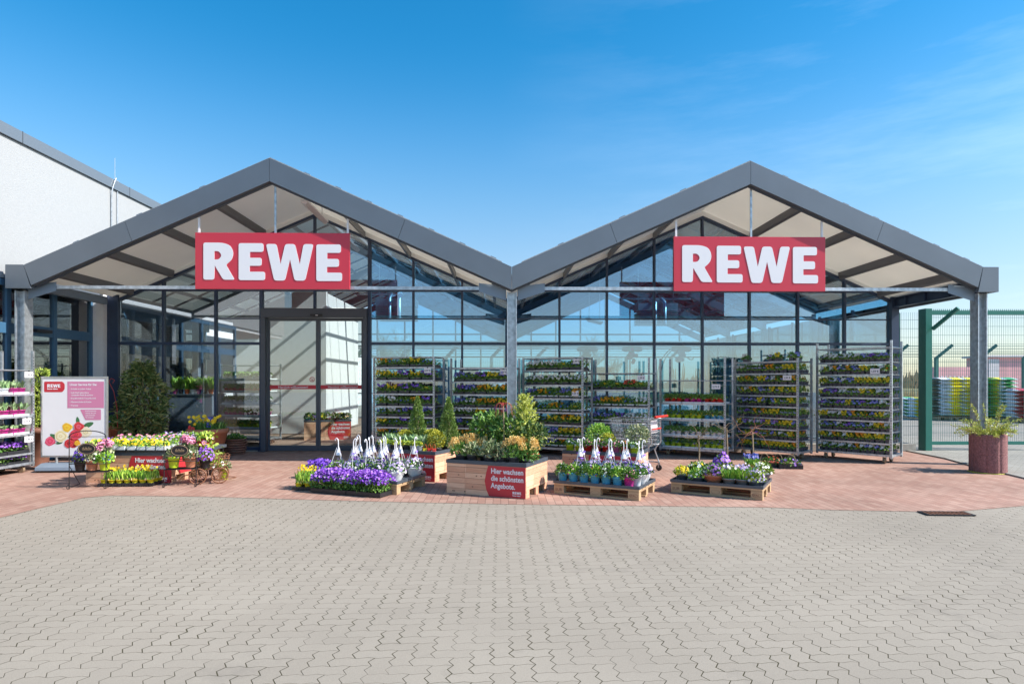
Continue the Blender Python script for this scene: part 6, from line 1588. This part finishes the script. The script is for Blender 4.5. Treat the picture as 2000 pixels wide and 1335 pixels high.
def fruit(x, y, z, body, lf, lab):
    t = thing('window_picture', lab, 'window picture', (x, y, z), 0, 'fruit pictures hanging in the glass', 1.3)
    b = MB()
    for k in range(14):
        u = rnd.uniform(0, 6.28); r = rnd.uniform(0, .09); cx, cz = r * math.cos(u), -.05 + r * math.sin(u) * 1.3; b.prismY([(cx + .035 * math.cos(v_), cz + .035 * math.sin(v_)) for v_ in [q * .785 for q in range(8)]], -.004 + k * .0001, .001 + k * .0001)
    b.build('fruit', M[body], t)
    b = MB()
    for s in (-1, 0, 1): b.prismY([(s * .1 + .09 * math.cos(v_), .09 + .05 * math.sin(v_) - abs(s) * .02) for v_ in [q * .6 for q in range(10)]], .002 + s * .001, .005 + s * .001)
    b.tube([(0, 0, .12), (0, 0, .26)], .004, 4); b.build('leaves', M[lf], t)
fruit(WY(1147, 14.0).x, 14.0, 2.2, 'green_paint', 'steelgrey', 'green fruit picture hanging in the glass above the third rack')
fruit(WY(1235, 14.0).x, 14.0, 2.2, 'magenta', 'steelgrey', 'purple fruit picture hanging in the glass')
fruit(WY(1331, 14.0).x, 14.0, 2.2, 'bluepot', 'coping', 'pale blue fruit picture hanging in the glass')
for i, (px, pz) in enumerate(((1326, 2.02), (1350, 2.08))):
    p = WY(px, 14.0); t = thing('bird_sticker', ('lower', 'upper')[i] + ' dark flying bird sticker in the glass below the blue fruit', 'sticker', (p.x, 14.0, pz))
    b = MB(); b.prismY([(-.12, .03), (-.05, .01), (0, -.02), (.03, .0), (.07, .06), (.06, .0), (.02, -.04), (-.04, -.03)], 0, .002); b.build('bird', M['anthra'], t)
t = thing('garden_arch', 'thin metal garden arch inside behind the second gable', 'arch', (5.35, 17.2, 0))
b = MB()
for y in (0, .35): b.tube([(-.85, y, 0), (-.85, y, 1.7)] + [(-.85 * math.cos(u), y, 1.7 + .95 * math.sin(u)) for u in [math.pi * k / 16 for k in range(1, 16)]] + [(.85, y, 1.7), (.85, y, 0)], .014, 5)
for k in range(12): z = .2 + k * .13; b.tube([(-.85, 0, z), (-.85, .35, z)], .008, 4); b.tube([(.85, 0, z), (.85, .35, z)], .008, 4)
b.build('arch', M['anthra'], t)
for i in range(6):
    x = 4.8 + i * .42; t = thing('tool_bundle', f'bundle of wooden garden tools, {ordn(i + 1)} from left inside the right glass', 'tools', (x, 16.4, 0), 0, 'garden tools inside the hall')
    b = MB()
    for k in range(5): b.tube([(rnd.uniform(-.12, .12), rnd.uniform(-.1, .1), 0), (rnd.uniform(-.18, .18), rnd.uniform(-.1, .1), rnd.uniform(1.4, 2.1))], .014, 5)
    b.build('shafts', M['pwood'], t); b = MB(); b.lathe([(.16, 0), (.18, .45)], n=12); b.build('bin', M['anthra'], t)
# ------------------------------------------------------------------ yard: bags, trees and hedges beyond
for n_, c_ in dict(bagw=(.90, .93, .97), bagy=(.95, .85, .03), bagg=(.08, .42, .14), bagb=(.12, .07, .04), bagr=(.55, .04, .05), bagl=(.35, .55, .05)).items(): M[n_] = mat(n_ + ' film', c_, .4, bump=.5, bscale=9, objvar=.1)
def bagmesh(m1, m2):
    def f():
        b = MB(); nx, ny = 8, 3; W_, D_, H_ = .30, .42, .075
        for side in (1, -1):
            vs = []
            for i in range(nx + 1):
                for j in range(ny + 1):
                    x = -1 + 2 * i / nx; y = -1 + 2 * j / ny; zz = side * H_ * (1 - x ** 4) ** .5 * (1 - abs(y) ** 4) ** .5
                    vs.append((x * W_, y * D_, zz + .075))
            for i in range(nx):
                for j in range(ny):
                    q = (i * (ny + 1) + j, (i + 1) * (ny + 1) + j, (i + 1) * (ny + 1) + j + 1, i * (ny + 1) + j + 1)
                    b.cm = 1 if (1 <= i <= 5 and side == 1 or 2 <= i <= 6 and side == -1) else 0
                    b.raw([vs[k] for k in (q if side > 0 else q[::-1])], [(0, 1, 2, 3)], True)
        return b.mesh('bag', [M[m1], M[m2]])
    return cached(('bag', m1, m2), f)
stacks = [(1835, 25.2, 11, 'bagb', 'bagw', 'brown and white'), (1858, 25, 11, 'bagw', 'bagy', 'white and yellow'), (1885, 25, 11, 'bagw', 'bagy', 'yellow banded'), (1914, 24.6, 10, 'bagw', 'bagg', 'white and green'), (1944, 24.4, 11, 'bagl', 'bagy', 'lime and yellow'), (1960, 24.2, 11, 'bagw', 'bagg', 'green banded'), (1984, 23.6, 8, 'bagw', 'bagr', 'white and red'), (2010, 23.4, 8, 'bagw', 'bagr', 'red banded')]
for si, (px, D, n, m1, m2, nm) in enumerate(stacks):
    p = W(px, D)
    t = thing('pallet', f'small pallet under the {nm} soil bags in the yard', 'pallet', p + Vector((-.3, -.35, 0)), 0, 'pallets under the soil bags')
    b = MB(); b.box(0, 0, .10, .6, .8, .14)
    for x in (0, .25, .5): b.box(x, 0, 0, x + .1, .8, .099)
    b.build('boards', M['pwood'], t)
    for k in range(n):
        o = link('soil_bag', bagmesh(m1, m2), None); o.location = p + Vector((rnd.uniform(-.03, .03), rnd.uniform(-.03, .03), .14 + k * .143)); o.rotation_euler = (0, 0, rnd.uniform(-.06, .06))
        tag(o, f'soil bag, {ordn(k + 1)} from the bottom of the {nm} stack behind the gate', 'bag', 'soil bags stacked in the yard')
for i, (px, D, lb) in enumerate(((1770, 27, 'white and green bag pile, left one seen through the narrow mesh'), (1790, 26, 'yellow and white bag pile, right one seen through the narrow mesh'))):
    for k in range(6):
        o = link('soil_bag', bagmesh('bagw', 'bagg' if i == 0 else 'bagy'), None); o.location = W(px, D) + Vector((0, 0, .02 + k * .143)); tag(o, f'{("green", "yellow")[i]} printed bag, {ordn(k + 1)} from bottom, behind the narrow mesh panel', 'bag', 'soil bags stacked in the yard')
# bare trees beyond the rear glass
def bare_tree(px, D, h, lab, seed):
    r_ = random.Random(seed); p = W(px, D); t = thing('bare_tree', lab, 'tree', p, 0, 'bare trees beyond the hall')
    tr = MB(); br = MB()
    def grow(a, d, L_, r, lv):
        e = a + d * L_; (tr if lv == 0 else br).tube([a, (a + e) / 2 + Vector((r_.uniform(-1, 1), r_.uniform(-1, 1), 0)) * L_ * .06, e], [r, r * .85, r * .65], 5 if lv < 2 else 3, cap=False)
        if lv == 4: return
        for _ in range(4 if lv else 6):
            q = (d + Vector((r_.uniform(-1, 1), r_.uniform(-1, 1), r_.uniform(-.2, .7))) * .75).normalized(); grow(a.lerp(e, r_.uniform(.55, 1)), q, L_ * r_.uniform(.5, .78), r * .55, lv + 1)
    grow(Vector((0, 0, 0)), Vector((0, 0, 1)), h * .36, h * .022, 0)
    tr.build('trunk', M['bark'], t); br.build('branches', M['bark'], t)
bare_tree(1155, 62, 7.2, 'bare tree seen through the glass between third and fourth rack', 1)
bare_tree(1205, 75, 6.0, 'second bare tree through the glass, right of the first', 2)
bare_tree(1245, 80, 4.6, 'small bare tree on the horizon behind the fourth rack', 3)
bare_tree(790, 48, 6.6, 'bare tree seen through the glass right of the door', 4)
bare_tree(740, 52, 7.4, 'bare tree seen through the glass beside the door frame', 5)
b = MB(); r_ = random.Random(3)
for k in range(2600):
    x = r_.uniform(-110, 190); y = 150 + r_.uniform(-8, 8); hh = r_.uniform(1.2, 3.4) * (1 + .5 * math.sin(x * .13))
    b.raw([(x - r_.uniform(.5, 2), y, 0), (x + r_.uniform(.5, 2), y + 1, 0), (x + r_.uniform(-.8, .8), y, hh)], [(0, 1, 2)])
M['farwood'] = mat('far winter wood', (0.14, 0.11, 0.08), .9, island=[(.10, .10, .06), (.2, .16, .10)])
o = b.build('distant_wood', M['farwood']); o['kind'] = 'stuff'; o['label'] = 'low winter woodland along the horizon'; o['category'] = 'woodland'
b = MB(); 
for k in range(3500):
    x = r_.uniform(2, 60); y = 46 + r_.uniform(0, 3); hh = r_.uniform(.5, 1.3); b.raw([(x, y, 0), (x + .06, y, 0), (x + r_.uniform(-.2, .2), y, hh)], [(0, 1, 2)])
M['reed'] = mat('dry reeds', (0.45, 0.33, 0.16), .9, island=[(.30, .24, .10), (.55, .42, .22)])
o = b.build('dry_reeds', M['reed']); o['kind'] = 'stuff'; o['label'] = 'strip of dry golden reeds behind the yard'; o['category'] = 'reeds'
print('OBJECTS', len(bpy.data.objects))
